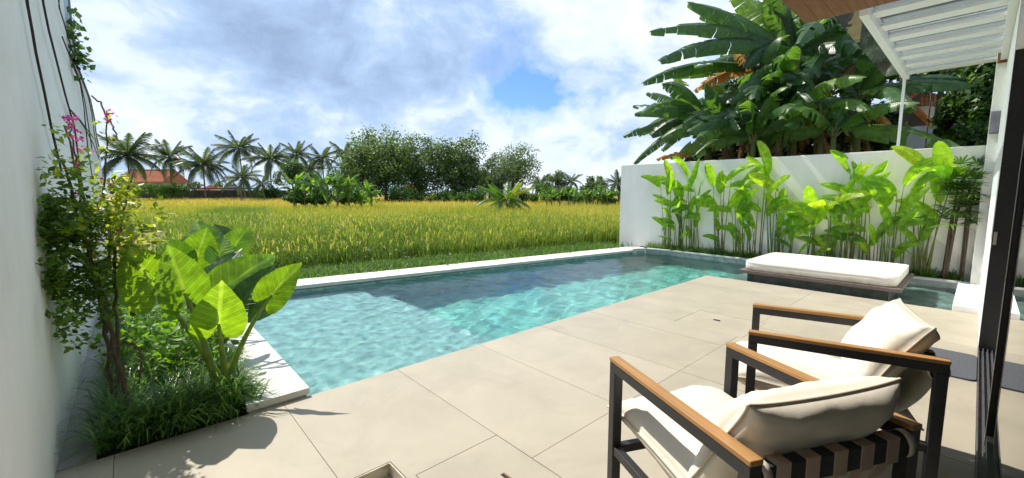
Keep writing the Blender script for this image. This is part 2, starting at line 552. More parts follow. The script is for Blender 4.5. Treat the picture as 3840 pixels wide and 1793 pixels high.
tag(t, 'open square recess with a steel rim sunk into the beige deck', 'recess')
w, d = (TRAY[1] - TRAY[0]) / 2, (TRAY[3] - TRAY[2]) / 2
b = MB()
for (lo, hi) in (((-w, -d, 0), (-w + .008, d, .0885)), ((w - .008, -d, 0), (w, d, .0885)), ((-w + .0081, -d, 0), (w - .0081, -d + .008, .0885)), ((-w + .0081, d - .008, 0), (w - .0081, d, .0885))):
    b.box(lo, hi)
b.build('rim', M['tray'], t)
MB().box((-w + .0085, -d + .0085, .0), (w - .0085, d - .0085, .018)).build('floor_plate', M['tray'], t)

# ---- pool shell
shelf_x, shelf_z, deep_z, ledge_z = 2.75, -0.36, -1.30, -0.34
b = MB()
b.box((.87, 3.19, deep_z), (7.68, 3.212, -.014))                               # near wall
b.box((7.66, .08, deep_z), (7.682, 3.19, -.014))                               # wall under the deck's right edge
b.box((.80, 3.15, deep_z), (.872, 7.3, -.02))                                  # left wall
b.add([(.8, far_y(.8), deep_z), (9.6, far_y(9.6), deep_z), (9.6, far_y(9.6, .3), deep_z), (.8, far_y(.8, .3), deep_z),
       (.8, far_y(.8), -.02), (9.6, far_y(9.6), -.02), (9.6, far_y(9.6, .3), -.02), (.8, far_y(.8, .3), -.02)],
      [(0, 3, 2, 1), (4, 5, 6, 7), (0, 1, 5, 4), (1, 2, 6, 5), (2, 3, 7, 6), (3, 0, 4, 7)])
b.box((.5, 3.1, deep_z), (shelf_x, 7.6, shelf_z))                              # shallow shelf
b.box((shelf_x, 3.2, deep_z), (shelf_x + .35, 7.0, shelf_z - .32))              # step down from the shelf
b.box((7.5, -.2, deep_z - .1), (10.0, 3.02, ledge_z - .012))                    # ledge under the daybed
pool = struct(b.build('pool', M['pool_stone']))
M['deep_tint'] = surface('depth_tint_on_pool_stone', (.12, .36, .31), (.32, .60, .53), .7, 7, .1, 30, .3, coords='World', stains=(.20, .50, .44), stscale=5)  # same stone; deep water's tint and the garden's green reflection put into its colour
MB().box((.5, 2.9, deep_z - .3), (10.4, 8.2, deep_z)).build('deep_floor', M['deep_tint'], pool)
# floor tiles of the ledge
tm = None
for i in range(8):
    for j in range(12):
        if tm is None:
            tm = mesh_data('floor_tile', *[(q.v[0], q.f) for q in [MB().box((0, 0, -.011), (.246, .246, 0))]][0], M['pool_tile'])
        o = link('floor_tile', tm, pool)
        o.location = (7.69 + .25 * i, .06 + .25 * j, ledge_z + rng.uniform(-.001, .001))

# ---- water: one sheet with real ripples
WZ = -0.040
nx, ny = 430, 300
xs = np.linspace(.6, 9.95, nx); ts = np.linspace(0, 1, ny)
X, T = np.meshgrid(xs, ts)
Y = 0.02 + T * (far_y(X, .12) - 0.02)
Z = np.zeros_like(X)
r2 = np.random.default_rng(3)
for k in range(34):
    lam = 0.11 * (.75 / .11) ** r2.random() if k < 30 else r2.uniform(.9, 1.8)
    th = r2.normal(2.2, .8)
    Z += (0.0040 if k < 30 else .0018) * lam ** .95 * np.sin(2 * math.pi * (X * math.cos(th) + Y * math.sin(th)) / lam + r2.uniform(0, 6.28)) * (0.7 + 0.5 * np.sin(X * r2.uniform(.3, 1.2) + Y * r2.uniform(.3, 1.2) + r2.uniform(0, 6)))
Z *= .75
Z = WZ + np.clip(Z, -.02, .02)
vt = np.stack([X, Y, Z], -1).reshape(-1, 3)
q = (np.arange(ny - 1)[:, None] * nx + np.arange(nx - 1)[None]).ravel()
f = np.stack([q, q + 1, q + nx + 1, q + nx], -1)
fc_ = vt[f].mean(1)
f = f[(fc_[:, 0] > .84) & ~((fc_[:, 0] < 7.63) & (fc_[:, 1] < 3.16))]
water = struct(mesh_obj('water', vt, f, M['water'], smooth=True))

# ---- copings
lc = empty('left_coping', (.69, 5.2, 0)); struct(lc)
MB().box((.50 - .69, 3.226 - 5.2, -1.3), (.868 - .69, 7.5 - 5.2, .014)).build('kerb', M['concrete_edge'], lc)
ys = np.linspace(3.222, 7.18, 5)
for k in range(4):
    MB().box((.49 - .69, ys[k] + .0015 - 5.2, .0145), (.892 - .69, ys[k + 1] - .0015 - 5.2, .062 + rng.uniform(-.001, .001))).build('slab', M['coping'], lc, bevel=.004)
fc = empty('far_coping', (5, 6.9, 0)); struct(fc)
d = FAR_B - FAR_A; d /= np.linalg.norm(d); nr = np.array([-d[1], d[0]])
W = 0.50
A = FAR_A - d * .9
Ltot = np.linalg.norm(FAR_B - A) + .35
kb = MB()


def slabpoly(s0, s1, o0, o1, z0, z1, m):
    p = [A + d * s + nr * o for s, o in ((s0, o0), (s1, o0), (s1, o1), (s0, o1))]
    m.prism([(x - 5, y - 6.9) for x, y in p], z0, z1)


slabpoly(.2, Ltot, .012, W, -1.2, .004, kb)
kb.build('kerb', M['concrete_edge'], fc)
ns = 10
for k in range(ns):
    m = MB(); slabpoly(.9 - .37 + (Ltot - .53) * k / ns + .0015, .53 + (Ltot - .53) * (k + 1) / ns - .0015, -.025, W + .02, .0045, .058 + rng.uniform(-.001, .001), m)
    m.build('slab', M['coping'], fc, bevel=.004)

# ---- right bank: planter wall with tiled face, skimmer, soil
bank_in = [(9.72, .10), (9.72, 3.2), (9.75, 4.2), (9.78, 5.0), (9.70, 5.62), (9.36, 5.80)]
bk = empty('planter_bank', (9.8, 3, 0)); struct(bk)
o = [(x - 9.8, y - 3) for x, y in bank_in]
poly = o + [(9.50 - 9.8, 6.32 - 3), (10.045 - 9.8, 6.2 - 3), (10.045 - 9.8, .10 - 3)]
MB().prism(poly[::-1], -1.3, .055).build('kerb', M['concrete_edge'], bk)
# narrow coping strip on top
strip_in = [np.array(p) for p in bank_in]
for i in range(len(bank_in) - 1):
    a, c = strip_in[i], strip_in[i + 1]
    L_ = np.linalg.norm(c - a); dd = (c - a) / L_; nn = np.array([dd[1], -dd[0]])
    if nn[0] < 0: nn = -nn
    kk = max(1, round(L_ / .75))
    for q in range(kk):
        p0, p1 = a + dd * (L_ * q / kk + .001), a + dd * (L_ * (q + 1) / kk - .001)
        w_ = .11 if i < 4 else .16
        pl = [p0 - nn * .012, p1 - nn * .012, p1 + nn * w_, p0 + nn * w_]
        MB().prism([(x - 9.8, y - 3) for x, y in pl][::-1], .056, .088 + rng.uniform(-.001, .001)).build('slab', M['coping'], bk, bevel=.003)
    if i < 4:
        kk = max(1, round(L_ / .25))
        for q in range(kk):
            p0, p1 = a + dd * (L_ * q / kk + .002), a + dd * (L_ * (q + 1) / kk - .002)
            pl = [p0 - nn * .009, p1 - nn * .009, p1 + nn * .002, p0 + nn * .002]
            MB().prism([(x - 9.8, y - 3) for x, y in pl][::-1], -.22, .052).build('face_tile', M['pool_tile'], bk)
    else:   # skimmer mouth
        pl = [a - nn * .008, c - nn * .008, c + nn * .002, a + nn * .002]
        MB().prism([(x - 9.8, y - 3) for x, y in pl][::-1], -.20, .052).build('skimmer_plate', M['coping'], bk)
        mid0, mid1 = a + dd * (L_ * .12), a + dd * (L_ * .72)
        pl = [mid0 - nn * .012, mid1 - nn * .012, mid1 - nn * .0085, mid0 - nn * .0085]
        MB().prism([(x - 9.8, y - 3) for x, y in pl][::-1], -.07, .02).build('skimmer_mouth', M['concrete_edge'], bk)
soil = struct(MB().prism([(9.84, .12), (10.046, .12), (10.046, 6.0), (9.86, 5.6), (9.87, 4.2)], .0, .075).build('planter_soil', M['soil']))
struct(MB().box((-.40, 3.2255, -.3), (-.245, 7.9, .004)).build('wall_kerb', M['concrete_edge']))
lsoil = struct(MB().box((-.244, 3.23, -.3), (.4995, 7.9, -.01)).build('planter_bed', M['soil']))

# ---- end block of the pool channel
eb = MB().box((7.705, -.12, -.6), (9.9, .13, .075)).build('ledge_block', M['plaster_white'], bevel=.006)
tag(eb, 'low white ledge block closing the end of the pool channel', 'ledge')

# ---- right garden wall
rw = MB().box((10.05, -.4, -.35), (10.25, 6.66, 2.238)).build('garden_wall', M['plaster'], bevel=.008)
tag(rw, 'white plastered garden wall behind the row of tall leafy plants', 'wall')

# ---- left house wall, its higher part first
lw = empty('boundary_wall', (-.5, 3, 0))
tag(lw, 'tall white plastered wall with black cables along the left edge', 'wall')


def yz_plate(poly, x0, x1, name, m, parent, off=(0, 0, 0), bevel=0.0):
    n = len(poly)
    v = [(x0 - off[0], y - off[1], z - off[2]) for y, z in poly] + [(x1 - off[0], y - off[1], z - off[2]) for y, z in poly]
    f = [tuple(range(n)), tuple(range(2 * n - 1, n - 1, -1))] + [((i + 1) % n, i, n + i, n + (i + 1) % n) for i in range(n)]
    return mesh_obj(name, v, f, m, parent, bevel=bevel)


OF = (-.5, 3, 0)
yz_plate([(-2.5, -.4), (-2.5, 4.15), (8.10, 4.15), (8.03, 3.30), (8.05, -.4)], -.62, -.40, 'tall_wall', M['plaster'], lw, OF)
yz_plate([(8.055, -.4), (8.04, 3.24), (11.3, 3.20), (12.1, 2.98), (12.15, 2.62), (13.3, 2.38), (13.3, -.4)], -.62, -.402, 'low_wall', M['plaster'], lw, OF)
yz_plate([(-2.5, -.02), (-2.5, 4.1), (2.47, 4.1), (2.47, -.02)], -.4015, -.385, 'pilaster', M['plaster'], lw, OF)
M['grey_trim'] = surface('grey_purple_trim', (.20, .19, .23), (.30, .28, .32), .7, 6, .2, 60, .3)
M['blue_sheet'] = surface('pale_blue_sheet', (.42, .55, .62), (.5, .63, .7), .7, 4, .1, 60, .3)
yz_plate([(8.0, 3.26), (8.07, 4.2), (8.16, 4.2), (8.10, 3.26)], -.63, -.375, 'corner_trim', M['grey_trim'], lw, OF)
yz_plate([(7.45, 3.5), (7.5, 4.1), (8.04, 4.1), (7.99, 3.3)], -.4005, -.392, 'blue_sheet', M['blue_sheet'], lw, OF)
yz_plate([(8.1, 3.21), (8.1, 3.27), (11.3, 3.235), (12.14, 3.0), (12.19, 2.64), (13.35, 2.41), (13.35, 2.35), (12.1, 2.6), (12.05, 2.95), (11.28, 3.175)], -.64, -.385, 'wall_cap', M['grey_trim'], lw, OF)
M['cable'] = surface('black_cable', (.02, .018, .016), (.045, .038, .032), .7, 20)
for k, pts in enumerate([[(100, -60), (100, 0), (120, 110), (135, 200), (165, 340), (195, 490), (230, 640)],
                         [(160, -60), (160, 0), (182, 110), (205, 200), (243, 350), (280, 480), (300, 640), (315, 760)],
                         [(233, 138), (255, 195), (275, 240), (300, 300), (318, 380), (330, 460), (345, 560)],
                         [(218, -50), (222, 30), (240, 85), (270, 190), (300, 270), (328, 350), (345, 430), (356, 520), (372, 590)],
                         [(270, 240), (300, 310), (315, 400), (322, 480), (330, 560), (345, 660)],
                         [(262, 410), (290, 440), (318, 480), (350, 540), (372, 600)],
                         [(272, 425), (300, 450), (330, 490), (352, 520)]]):
    p3 = [on_x(x, y, -.372 + .004 * (k % 3)) for x, y in pts]
    p3 = np.array(p3)
    # smooth a little
    tt = np.linspace(0, len(p3) - 1, 4 * len(p3))
    pp = np.stack([np.interp(tt, np.arange(len(p3)), p3[:, i]) for i in range(3)], -1)
    c = MB().tube(pp, .008 if k < 2 else .0065, 6).build('wall_cable', M['cable'], None, True)
    tag(c, ['nearest black cable running down the left white wall', 'second black cable from the left on the white wall', 'short black cable leaving the middle of the left wall',
            'long black cable following the top edge of the left wall', 'thin black cable between the sloping cables on the left wall', 'thin stray cable sagging low across the left wall', 'upper stray cable curving across the left wall'][k], 'cable', 'cables on the left wall')

# ---- house on the right: facade, door, roof overhang
fa = empty('house_facade', (6, -.2, 0))
tag(fa, 'white house facade with end column beside the black sliding door', 'facade')
OFH = np.array([6, -.2, 0])


def hbox(m, lo, hi):
    return m.box(np.array(lo) - OFH, np.array(hi) - OFH)


hbox(MB(), (5.99, -.35, -.3), (9.70, -.10, 3.5)).build('wall', M['plaster_white'], fa)
hbox(MB(), (9.70, -.40, -.3), (10.045, .005, 4.3)).build('column', M['plaster'], fa, bevel=.006)
hbox(MB(), (-1.2, -.36, 2.75), (5.985, -.102, 3.5)).build('door_header', M['plaster_white'], fa)
hbox(MB(), (9.685, -.10, 3.40), (9.699, .0, 4.3)).build('brown_shade_strip', M['soffit'], fa)  # brown strip standing in for shading and soffit reflection on the column
wl = empty('wall_lamp', (9.68, -.05, 2.54))
tag(wl, 'dark grey box wall lamp mounted on the white column', 'lamp')
MB().box((-.012, -.055, -.165), (.0195, .05, .165)).build('back_plate', M['grey_trim'], wl)
MB().box((-.05, -.046, -.15), (-.0125, .042, .15)).build('housing', M['grey_trim'], wl, bevel=.004)
# door
dr = empty('sliding_door', (3.6, -.15, 0))
tag(dr, 'black framed sliding glass door at the right edge', 'door')
OFD = np.array([3.6, -.15, 0])


def dbox(name, lo, hi, m, bevel=0.0):
    return MB().box(np.array(lo) - OFD, np.array(hi) - OFD).build(name, m, dr, bevel=bevel)


dbox('jamb', (5.90, -.215, .0), (5.985, -.101, 2.75), M['metal_frame'])
dbox('stile', (3.595, -.168, .03), (3.655, -.132, 2.74), M['metal_frame'], .003)
dbox('stile', (.60, -.168, .03), (.66, -.132, 2.74), M['metal_frame'], .003)
dbox('bottom_rail', (.661, -.166, .03), (3.594, -.134, .10), M['metal_frame'])
dbox('top_rail', (.661, -.166, 2.66), (3.594, -.134, 2.74), M['metal_frame'])
dbox('glass_pane', (.661, -.153, .101), (3.594, -.147, 2.659), M['door_glass'])
dbox('gasket', (3.585, -.1315, .04), (3.600, -.1285, 2.7), M['steel'])
dbox('latch', (5.885, -.130, 1.02), (5.899, -.108, 1.14), M['steel'])
tk = MB()
for y0 in (-.104, -.132, -.160, -.188, -.2105):
    tk.box(np.array((-1.2, y0 - .003, .004)) - OFD, np.array((5.899, y0 + .003, .030)) - OFD)
tk.box(np.array((-1.2, -.214, -.05)) - OFD, np.array((5.899, -.1005, .0038)) - OFD)
M['track'] = surface('dark_aluminium', (.10, .10, .11), (.17, .17, .18), .45, 20, .1, 200, .5, metal=.4)
tk.build('floor_track', M['track'], dr)
M['room'] = surface('pale_room_wall', (.70, .68, .64), (.76, .74, .70), .9)
rm = MB().box((-1.5, -4.2, -.05), (5.98, -.2145, -.005)).box((-1.5, -4.3, -.05), (5.98, -4.2, 2.74)).box((-1.6, -4.3, -.05), (-1.5, -.4, 2.74)).box((5.99, -4.3, -.05), (6.1, -.36, 2.74)).box((-1.6, -4.3, 2.751), (6.1, -.37, 2.80))
struct(rm.build('room', M['room']))
# roof overhang with timber soffit
ro = empty('roof_overhang', (3, -.5, 3.5))
tag(ro, 'brown timber soffit of the roof overhang at the top', 'roof')
bd = 22
for k in range(bd):
    y0 = 1.57 - (k + 1) * .145
    MB().box((-2 - 3, y0 + .0015 + .5, .0), (6.14 - 3, y0 + .1435 + .5, .02)).build('soffit_board', M['soffit'], ro)
MB().box((-2 - 3, -3.0 + .5, .0205), (6.13 - 3, 1.56 + .5, .26)).build('roof_slab', M['plaster_white'], ro)

# ---- pergola
pg = empty('pergola', (8, .5, 3.5))
tag(pg, 'white slatted pergola with glass roof over the side court', 'pergola')
OFP = np.array([8, .5, 3.5])


def pbox(name, lo, hi, m, bevel=0.0):
    return MB().box(np.array(lo) - OFP, np.array(hi) - OFP).build(name, m, pg, bevel=bevel)


pbox('edge_beam', (6.16, .99, 3.44), (10.12, 1.07, 3.56), M['metal_white'])
pbox('wall_beam', (6.16, -.099, 3.44), (9.684, -.03, 3.56), M['metal_white'])
for k in range(7):
    x = 6.50 + k * .585
    pbox('slat', (x - .11, -.029, 3.515), (x + .11, .989, 3.55), M['metal_white'])
pbox('post', (10.085, 1.03, 2.239), (10.125, 1.07, 3.439), M['metal_white'])
for k in range(3):
    pbox('glass_panel', (6.2 + 1.36 * k, -.28, 3.575), (6.2 + 1.36 * k + 1.345, 1.34, 3.585), M['roof_glass'])

# ---- door mat
pts = []
x0, x1, y0, y1, r = 4.88, 5.66, -.095, .52, .05
for cx, cy, a0 in ((x1 - r, y1 - r, 0), (x0 + r, y1 - r, 90), (x0 + r, y0 + r, 180), (x1 - r, y0 + r, 270)):
    for a in range(0, 91, 18):
        pts.append((cx + r * math.cos(R(a0 + a)), cy + r * math.sin(R(a0 + a))))
M['mat'] = surface('slate_grey_mat', (.085, .09, .105), (.12, .125, .14), .9, 60, .4, 300, .2)
mt = MB().prism(pts, .002, .014).build('door_mat', M['mat'])
tag(mt, 'slate grey door mat lying on the deck by the door track', 'mat')

# ================================================================ furniture
def cloth(name, c1, c2, weave=900.0, stains=None, bump=.35, wr=0.0):
    m, nt, L = mat(name)
    b = N(nt, 'ShaderNodeBsdfPrincipled'); b.inputs['Roughness'].default_value = .92; b.inputs['Specular IOR Level'].default_value = .12
    b.inputs['Sheen Weight'].default_value = .15
    tc = N(nt, 'ShaderNodeTexCoord')
    n = N(nt, 'ShaderNodeTexNoise', ins={'Scale': 7, 'Detail': 6, 'Roughness': .6}); L(tc.outputs['Object'], n.inputs['Vector'])
    r = ramp(nt, [(.3, c1), (.7, c2)]); L(n.outputs['Fac'], r.inputs[0]); col = r.outputs[0]
    if stains:
        sp = N(nt, 'ShaderNodeSeparateXYZ'); L(tc.outputs['Object'], sp.inputs[0])
        mr = N(nt, 'ShaderNodeMapRange', ins={'From Min': stains[1], 'From Max': stains[2], 'To Min': 1, 'To Max': 0}); L(sp.outputs[2], mr.inputs[0])
        mp = N(nt, 'ShaderNodeMapping'); mp.inputs['Scale'].default_value = (5, 5, 1.2); L(tc.outputs['Object'], mp.inputs[0])
        n4 = N(nt, 'ShaderNodeTexNoise', ins={'Scale': 1.3, 'Detail': 6, 'Roughness': .7}); L(mp.outputs[0], n4.inputs['Vector'])
        r4 = ramp(nt, [(.42, (0, 0, 0)), (.68, (1, 1, 1))]); L(n4.outputs['Fac'], r4.inputs[0])
        mu = N(nt, 'ShaderNodeMath', operation='MULTIPLY'); L(mr.outputs[0], mu.inputs[0]); L(r4.outputs[0], mu.inputs[1])
        mx = N(nt, 'ShaderNodeMix', data_type='RGBA'); L(mu.outputs[0], mx.inputs[0]); L(col, mx.inputs[6]); mx.inputs[7].default_value = (*stains[0], 1)
        col = mx.outputs[2]
    L(col, b.inputs['Base Color'])
    n2 = N(nt, 'ShaderNodeTexNoise', ins={'Scale': weave, 'Detail': 2}); L(tc.outputs['Object'], n2.inputs['Vector'])
    n3 = N(nt, 'ShaderNodeTexNoise', ins={'Scale': 11, 'Detail': 5, 'Roughness': .55, 'Distortion': .5}); L(tc.outputs['Object'], n3.inputs['Vector'])
    b2 = N(nt, 'ShaderNodeBump', ins={'Strength': .3, 'Distance': .01}); L(n3.outputs['Fac'], b2.inputs['Height'])
    b1 = N(nt, 'ShaderNodeBump', ins={'Strength': bump, 'Distance': .0012}); L(n2.outputs['Fac'], b1.inputs['Height']); L(b2.outputs[0], b1.inputs['Normal'])
    L(b1.outputs[0], b.inputs['Normal'])
    o = N(nt, 'ShaderNodeOutputMaterial'); L(b.outputs[0], o.inputs[0])
    return m


M['cream'] = cloth('cream_canvas', (.72, .66, .555), (.78, .72, .62))
M['piping'] = cloth('cream_piping', (.58, .50, .39), (.64, .56, .45), bump=.2)
M['tan'] = cloth('tan_webbing', (.46, .34, .27), (.54, .41, .33), 400)
M['cream_sling'] = cloth('pale_sling', (.56, .54, .44), (.62, .60, .50), 500)
M['black_cloth'] = cloth('black_webbing', (.018, .022, .024), (.03, .035, .037), 400)
M['bed_white'] = cloth('white_mattress_cover', (.74, .72, .66), (.80, .78, .72), 700, stains=((.42, .36, .20), -.09, .03))
M['bed_frame'] = surface('brown_grey_frame', (.13, .105, .10), (.18, .145, .135), .6, 6, .1, 100, .4)
M['plinth'] = surface('dark_wet_stone', (.045, .055, .05), (.10, .11, .10), .5, 9, .3, 60, .4, coords='World')


def pillow(w, d, h, n=26, pinch=.05, ear=.03, power=.42, wr=.006, seed=0):
    """soft cushion, flat in xy; returns MB and the seam line"""
    r = np.random.default_rng(seed)
    u = np.sin(np.linspace(-1, 1, n) * math.pi / 2)
    U, V = np.meshgrid(u, u)
    px = w / 2 * U * (1 - pinch * (1 - V ** 2) * np.abs(U) ** 3)
    py = d / 2 * V * (1 - pinch * (1 - U ** 2) * np.abs(V) ** 3)
    cr = (np.abs(U) * np.abs(V)) ** 8
    px = px * (1 + ear * cr); py = py * (1 + ear * cr)
    th = h / 2 * np.clip((1 - np.abs(U) ** 3.2) * (1 - np.abs(V) ** 3.2), 0, 1) ** power
    nz = np.zeros_like(U)
    for k in range(18):
        fx, fy = r.normal(0, 6, 2)
        nz += np.sin(fx * U + fy * V + r.uniform(0, 6.3)) / 4.5
    edge = np.maximum(np.abs(U), np.abs(V)) ** 2
    # puckers running in from the seam
    pk = np.sin(U * 34 + 2 * np.sin(V * 3)) * (np.abs(V) ** 6) + np.sin(V * 30 + 2 * np.sin(U * 4)) * (np.abs(U) ** 6)
    m = (1 - np.maximum(np.abs(U), np.abs(V)) ** 10)
    top = th + wr * (nz * (.5 + edge) + .8 * pk) * m
    bot = -th + wr * (np.roll(nz, 5, 0) * (.5 + edge) + .8 * pk) * m
    vt = np.stack([px, py, top], -1).reshape(-1, 3)
    vb = np.stack([px, py, bot], -1).reshape(-1, 3)
    q = (np.arange(n - 1)[:, None] * n + np.arange(n - 1)[None]).ravel()
    ft = np.stack([q, q + 1, q + n + 1, q + n], -1)
    fb = ft[:, ::-1] + n * n
    ring = list(range(n)) + [i * n + n - 1 for i in range(1, n)] + list(range(n * n - 2, (n - 1) * n - 1, -1)) + [i * n for i in range(n - 2, 0, -1)]
    fr = [(ring[(i + 1) % len(ring)], ring[i], ring[i] + n * n, ring[(i + 1) % len(ring)] + n * n) for i in range(len(ring))]
    return np.concatenate([vt, vb]), ft.tolist() + fb.tolist() + fr, vt[ring]


def cushion(name, w, d, h, xf, m, parent, seed, bend=None, **kw):
    v, f, seam = pillow(w, d, h, seed=seed, **kw)
    seam = np.concatenate([seam, seam[:2]])
    if bend:
        v = bend(v); seam = bend(seam)
    xf = np.array(xf)
    v = v @ xf[:3, :3].T + xf[:3, 3]; seam = seam @ xf[:3, :3].T + xf[:3, 3]
    o = mesh_obj(name, v, f, m, parent, smooth=True)
    MB().tube(seam, .0055, 6).build('piping', M['piping'], o, True)
    return o


def make_chair(loc, rz, label, seed):
    c = empty('lounge_chair', loc, rz)
    tag(c, label, 'chair', 'lounge chairs on the deck')
    W2, D2, AH = .3375, .41, .72
    t = .046
    for s in (-1, 1):
        x = s * W2
        for y in (D2 - t / 2, -D2 + t / 2):
            MB().box((x - t / 2, y - t / 2, 0), (x + t / 2, y + t / 2, AH - .0645)).build('leg', M['metal_black'], c, bevel=.003)
        MB().box((x - t / 2, -D2, AH - .064), (x + t / 2, D2, AH - .0205)).build('arm_rail', M['metal_black'], c, bevel=.003)
        MB().box((x - t / 2 - .002, -D2 - .002, AH - .020), (x + t / 2 + .002, D2 + .002, AH)).build('armrest', M['teak'], c, bevel=.004)
        MB().box((x - .018, -D2 + t + .001, .25), (x + .018, D2 - t - .001, .29)).build('side_rail', M['metal_black'], c, bevel=.002)
    for y, z in ((D2 - .03, .27), (-D2 + .09, .22)):
        MB().box((-W2 + t / 2 + .001, y - .018, z - .02), (W2 - t / 2 - .001, y + .018, z + .02)).build('cross_bar', M['metal_black'], c, bevel=.002)
    MB().box((-W2 + t / 2 + .001, -D2 + .002, AH - .115), (W2 - t / 2 - .001, -D2 + .046, AH - .035)).build('back_bar', M['black_cloth'], c, bevel=.006)
    # slung sheet behind the back cushion with tan stripes
    k = 14
    ss = np.linspace(0, 1, k)
    p0, p1, p2 = np.array([-D2 + .022, AH - .11]), np.array([-.34, .40]), np.array([-.10, .285])
    cv = ((1 - ss) ** 2)[:, None] * p0 + (2 * ss * (1 - ss))[:, None] * p1 + (ss ** 2)[:, None] * p2

    def strip(x0, x1, off, name, m, parent):
        tg = np.gradient(cv, axis=0); tg /= np.linalg.norm(tg, axis=1)[:, None]
        nn = np.stack([-tg[:, 1], tg[:, 0]], -1)
        if nn[0][0] > 0: nn = -nn
        v = []
        for q in (off, off + .002):
            for i in range(k):
                p = cv[i] + nn[i] * q
                v += [(x0, p[0], p[1]), (x1, p[0], p[1])]
        f = []
        for i in range(k - 1):
            a = 2 * i
            f += [(a, a + 1, a + 3, a + 2), (2 * k + a, 2 * k + a + 2, 2 * k + a + 3, 2 * k + a + 1), (a, a + 2, 2 * k + a + 2, 2 * k + a), (a + 1, 2 * k + a + 1, 2 * k + a + 3, a + 3)]
        f += [(0, 2 * k, 2 * k + 1, 1), (2 * k - 2, 2 * k - 1, 4 * k - 1, 4 * k - 2)]
        return mesh_obj(name, v, f, m, parent, smooth=False)
    sl = strip(-.285, .285, 0, 'sling', M['cream_sling'], c)
    for i in range(5):
        x = -.232 + .116 * i
        strip(x - .027, x + .027, .0022, 'stripe', M['tan'], sl)
        y0, y1, z0, z1 = -D2 + .002, -D2 + .046, AH - .115, AH - .035
        th = .0035
        b = MB().box((x - .028, y0 - th, z0 - th), (x + .028, y0 - .0005, z1 + th)).box((x - .028, y0 - .0004, z1 + .0003), (x + .028, y1 + th, z1 + th)).box((x - .028, y1 + .0004, z0 - th), (x + .028, y1 + th, z1 + .0002))
        b.build('strap', M['tan'], c, bevel=.001)
    # cushion tie loops at the ends of the bar
    for s in (-1, 1):
        x = s * .302
        pts = []
        for a in np.linspace(-.6, 4.2, 12):
            pts.append((-D2 + .024 - .037 * math.cos(a), AH - .075 + .05 * math.sin(a)))
        v = [(x + dx, y, z) for dx in (-.014, .014) for y, z in pts] + [(x + dx, y * 1.0 + (-.004 if True else 0), z + .003) for dx in (-.014, .014) for y, z in pts]
        n = len(pts); f = []
        for i in range(n - 1):
            f += [(i, i + 1, n + i + 1, n + i), (2 * n + i, 3 * n + i, 3 * n + i + 1, 2 * n + i + 1), (i, 2 * n + i, 2 * n + i + 1, i + 1), (n + i, n + i + 1, 3 * n + i + 1, 3 * n + i)]
        mesh_obj('tie_loop', v, f, M['cream'], c, smooth=True)
    # cushions
    seat_x = Matrix.Translation((0, .075, .385)) @ Matrix.Rotation(R(6), 4, 'X')

    def seat_bend(v):
        v = v.copy(); v[:, 2] += .02 * np.cos(v[:, 0] * 4.5) - .10 * np.clip(v[:, 1] - .30, 0, 1) * 1.2
        return v
    cushion('seat_cushion', .60, .82, .20, seat_x, M['cream'], c, seed, seat_bend, pinch=.04, ear=.05, wr=.010, power=.36)
    back_x = Matrix.Translation((0, -.215, .655)) @ Matrix.Rotation(R(118), 4, 'X')

    def back_bend(v):
        v = v.copy(); v[:, 2] += .015 * np.cos(v[:, 0] * 3.2) + .08 * np.clip(v[:, 1], 0, 1)
        return v
    cushion('back_cushion', .62, .47, .20, back_x, M['cream'], c, seed + 5, back_bend, pinch=.03, ear=.045, wr=.012, power=.34)
    return c


make_chair((1.79, .597, .002), R(-26.0), 'cream cushioned black framed lounge chair nearest the camera', 11)
make_chair((3.00, .525, .002), R(16.5), 'cream cushioned black framed lounge chair farther off beside the door', 23)

# ---- daybed standing in the pool channel
db = empty('daybed', (8.62, 1.68, 0))
tag(db, 'white daybed mattress on a slatted plinth in the pool channel', 'daybed')
MB().box((-.78, -.92, ledge_z + .002), (.72, .92, .118)).build('plinth', M['plinth'], db)
fb = MB()
fb.box((-.84, -1.05, .119), (.84, 1.04, .172))
fb.build('platform', M['bed_frame'], db, bevel=.004)
n = 30
u = np.linspace(-1, 1, n)
U, V = np.meshgrid(u, u)
sq = 14.0


def bed_pt(U, V, Wd):
    return .835 * np.sign(U) * np.abs(U), 1.02 * V


v = []; f = []
# rounded box by levels
lv = [(-.068, .975), (-.06, .99), (-.03, 1.0), (.0, 1.004), (.04, 1.001), (.072, .992), (.084, .975), (.089, .93)]
per = []
for k in range(80):
    a = 2 * math.pi * k / 80
    c_, s_ = math.cos(a), math.sin(a)
    per.append((math.copysign(abs(c_) ** .13, c_), math.copysign(abs(s_) ** .13, s_)))
rr = np.random.default_rng(4)
for z, sc in lv:
    for k, (a, b_) in enumerate(per):
        w_ = rr.normal(0, .0018)
        v.append((.80 * (a * (sc if abs(z) < .07 else sc) + w_), .99 * (b_ * (1 - (1 - sc) * .8) + w_), z + rr.normal(0, .0012)))
for i in range(len(lv) - 1):
    for k in range(80):
        f.append((i * 80 + k, i * 80 + (k + 1) % 80, (i + 1) * 80 + (k + 1) % 80, (i + 1) * 80 + k))
top0 = (len(lv) - 1) * 80
v.append((0, 0, .094)); v.append((0, 0, -.068))
for k in range(80):
    f.append((top0 + k, top0 + (k + 1) % 80, len(v) - 2)); f.append(((k + 1) % 80, k, len(v) - 1))
mo = mesh_obj('mattress', v, f, M['bed_white'], db, smooth=True)
mo.location = (.0, -.005, .243)
seam = [(.803 * a, .993 * b_, .243 + .078) for a, b_ in per] + [(.803 * per[0][0], .993 * per[0][1], .321)]
MB().tube(seam, .004, 5).build('seam', M['bed_white'], mo, True).location = (0, .005, -.243)

# ================================================================ plant helpers
def unit(a):
    a = np.asarray(a, float)
    return a / (np.linalg.norm(a) + 1e-9)


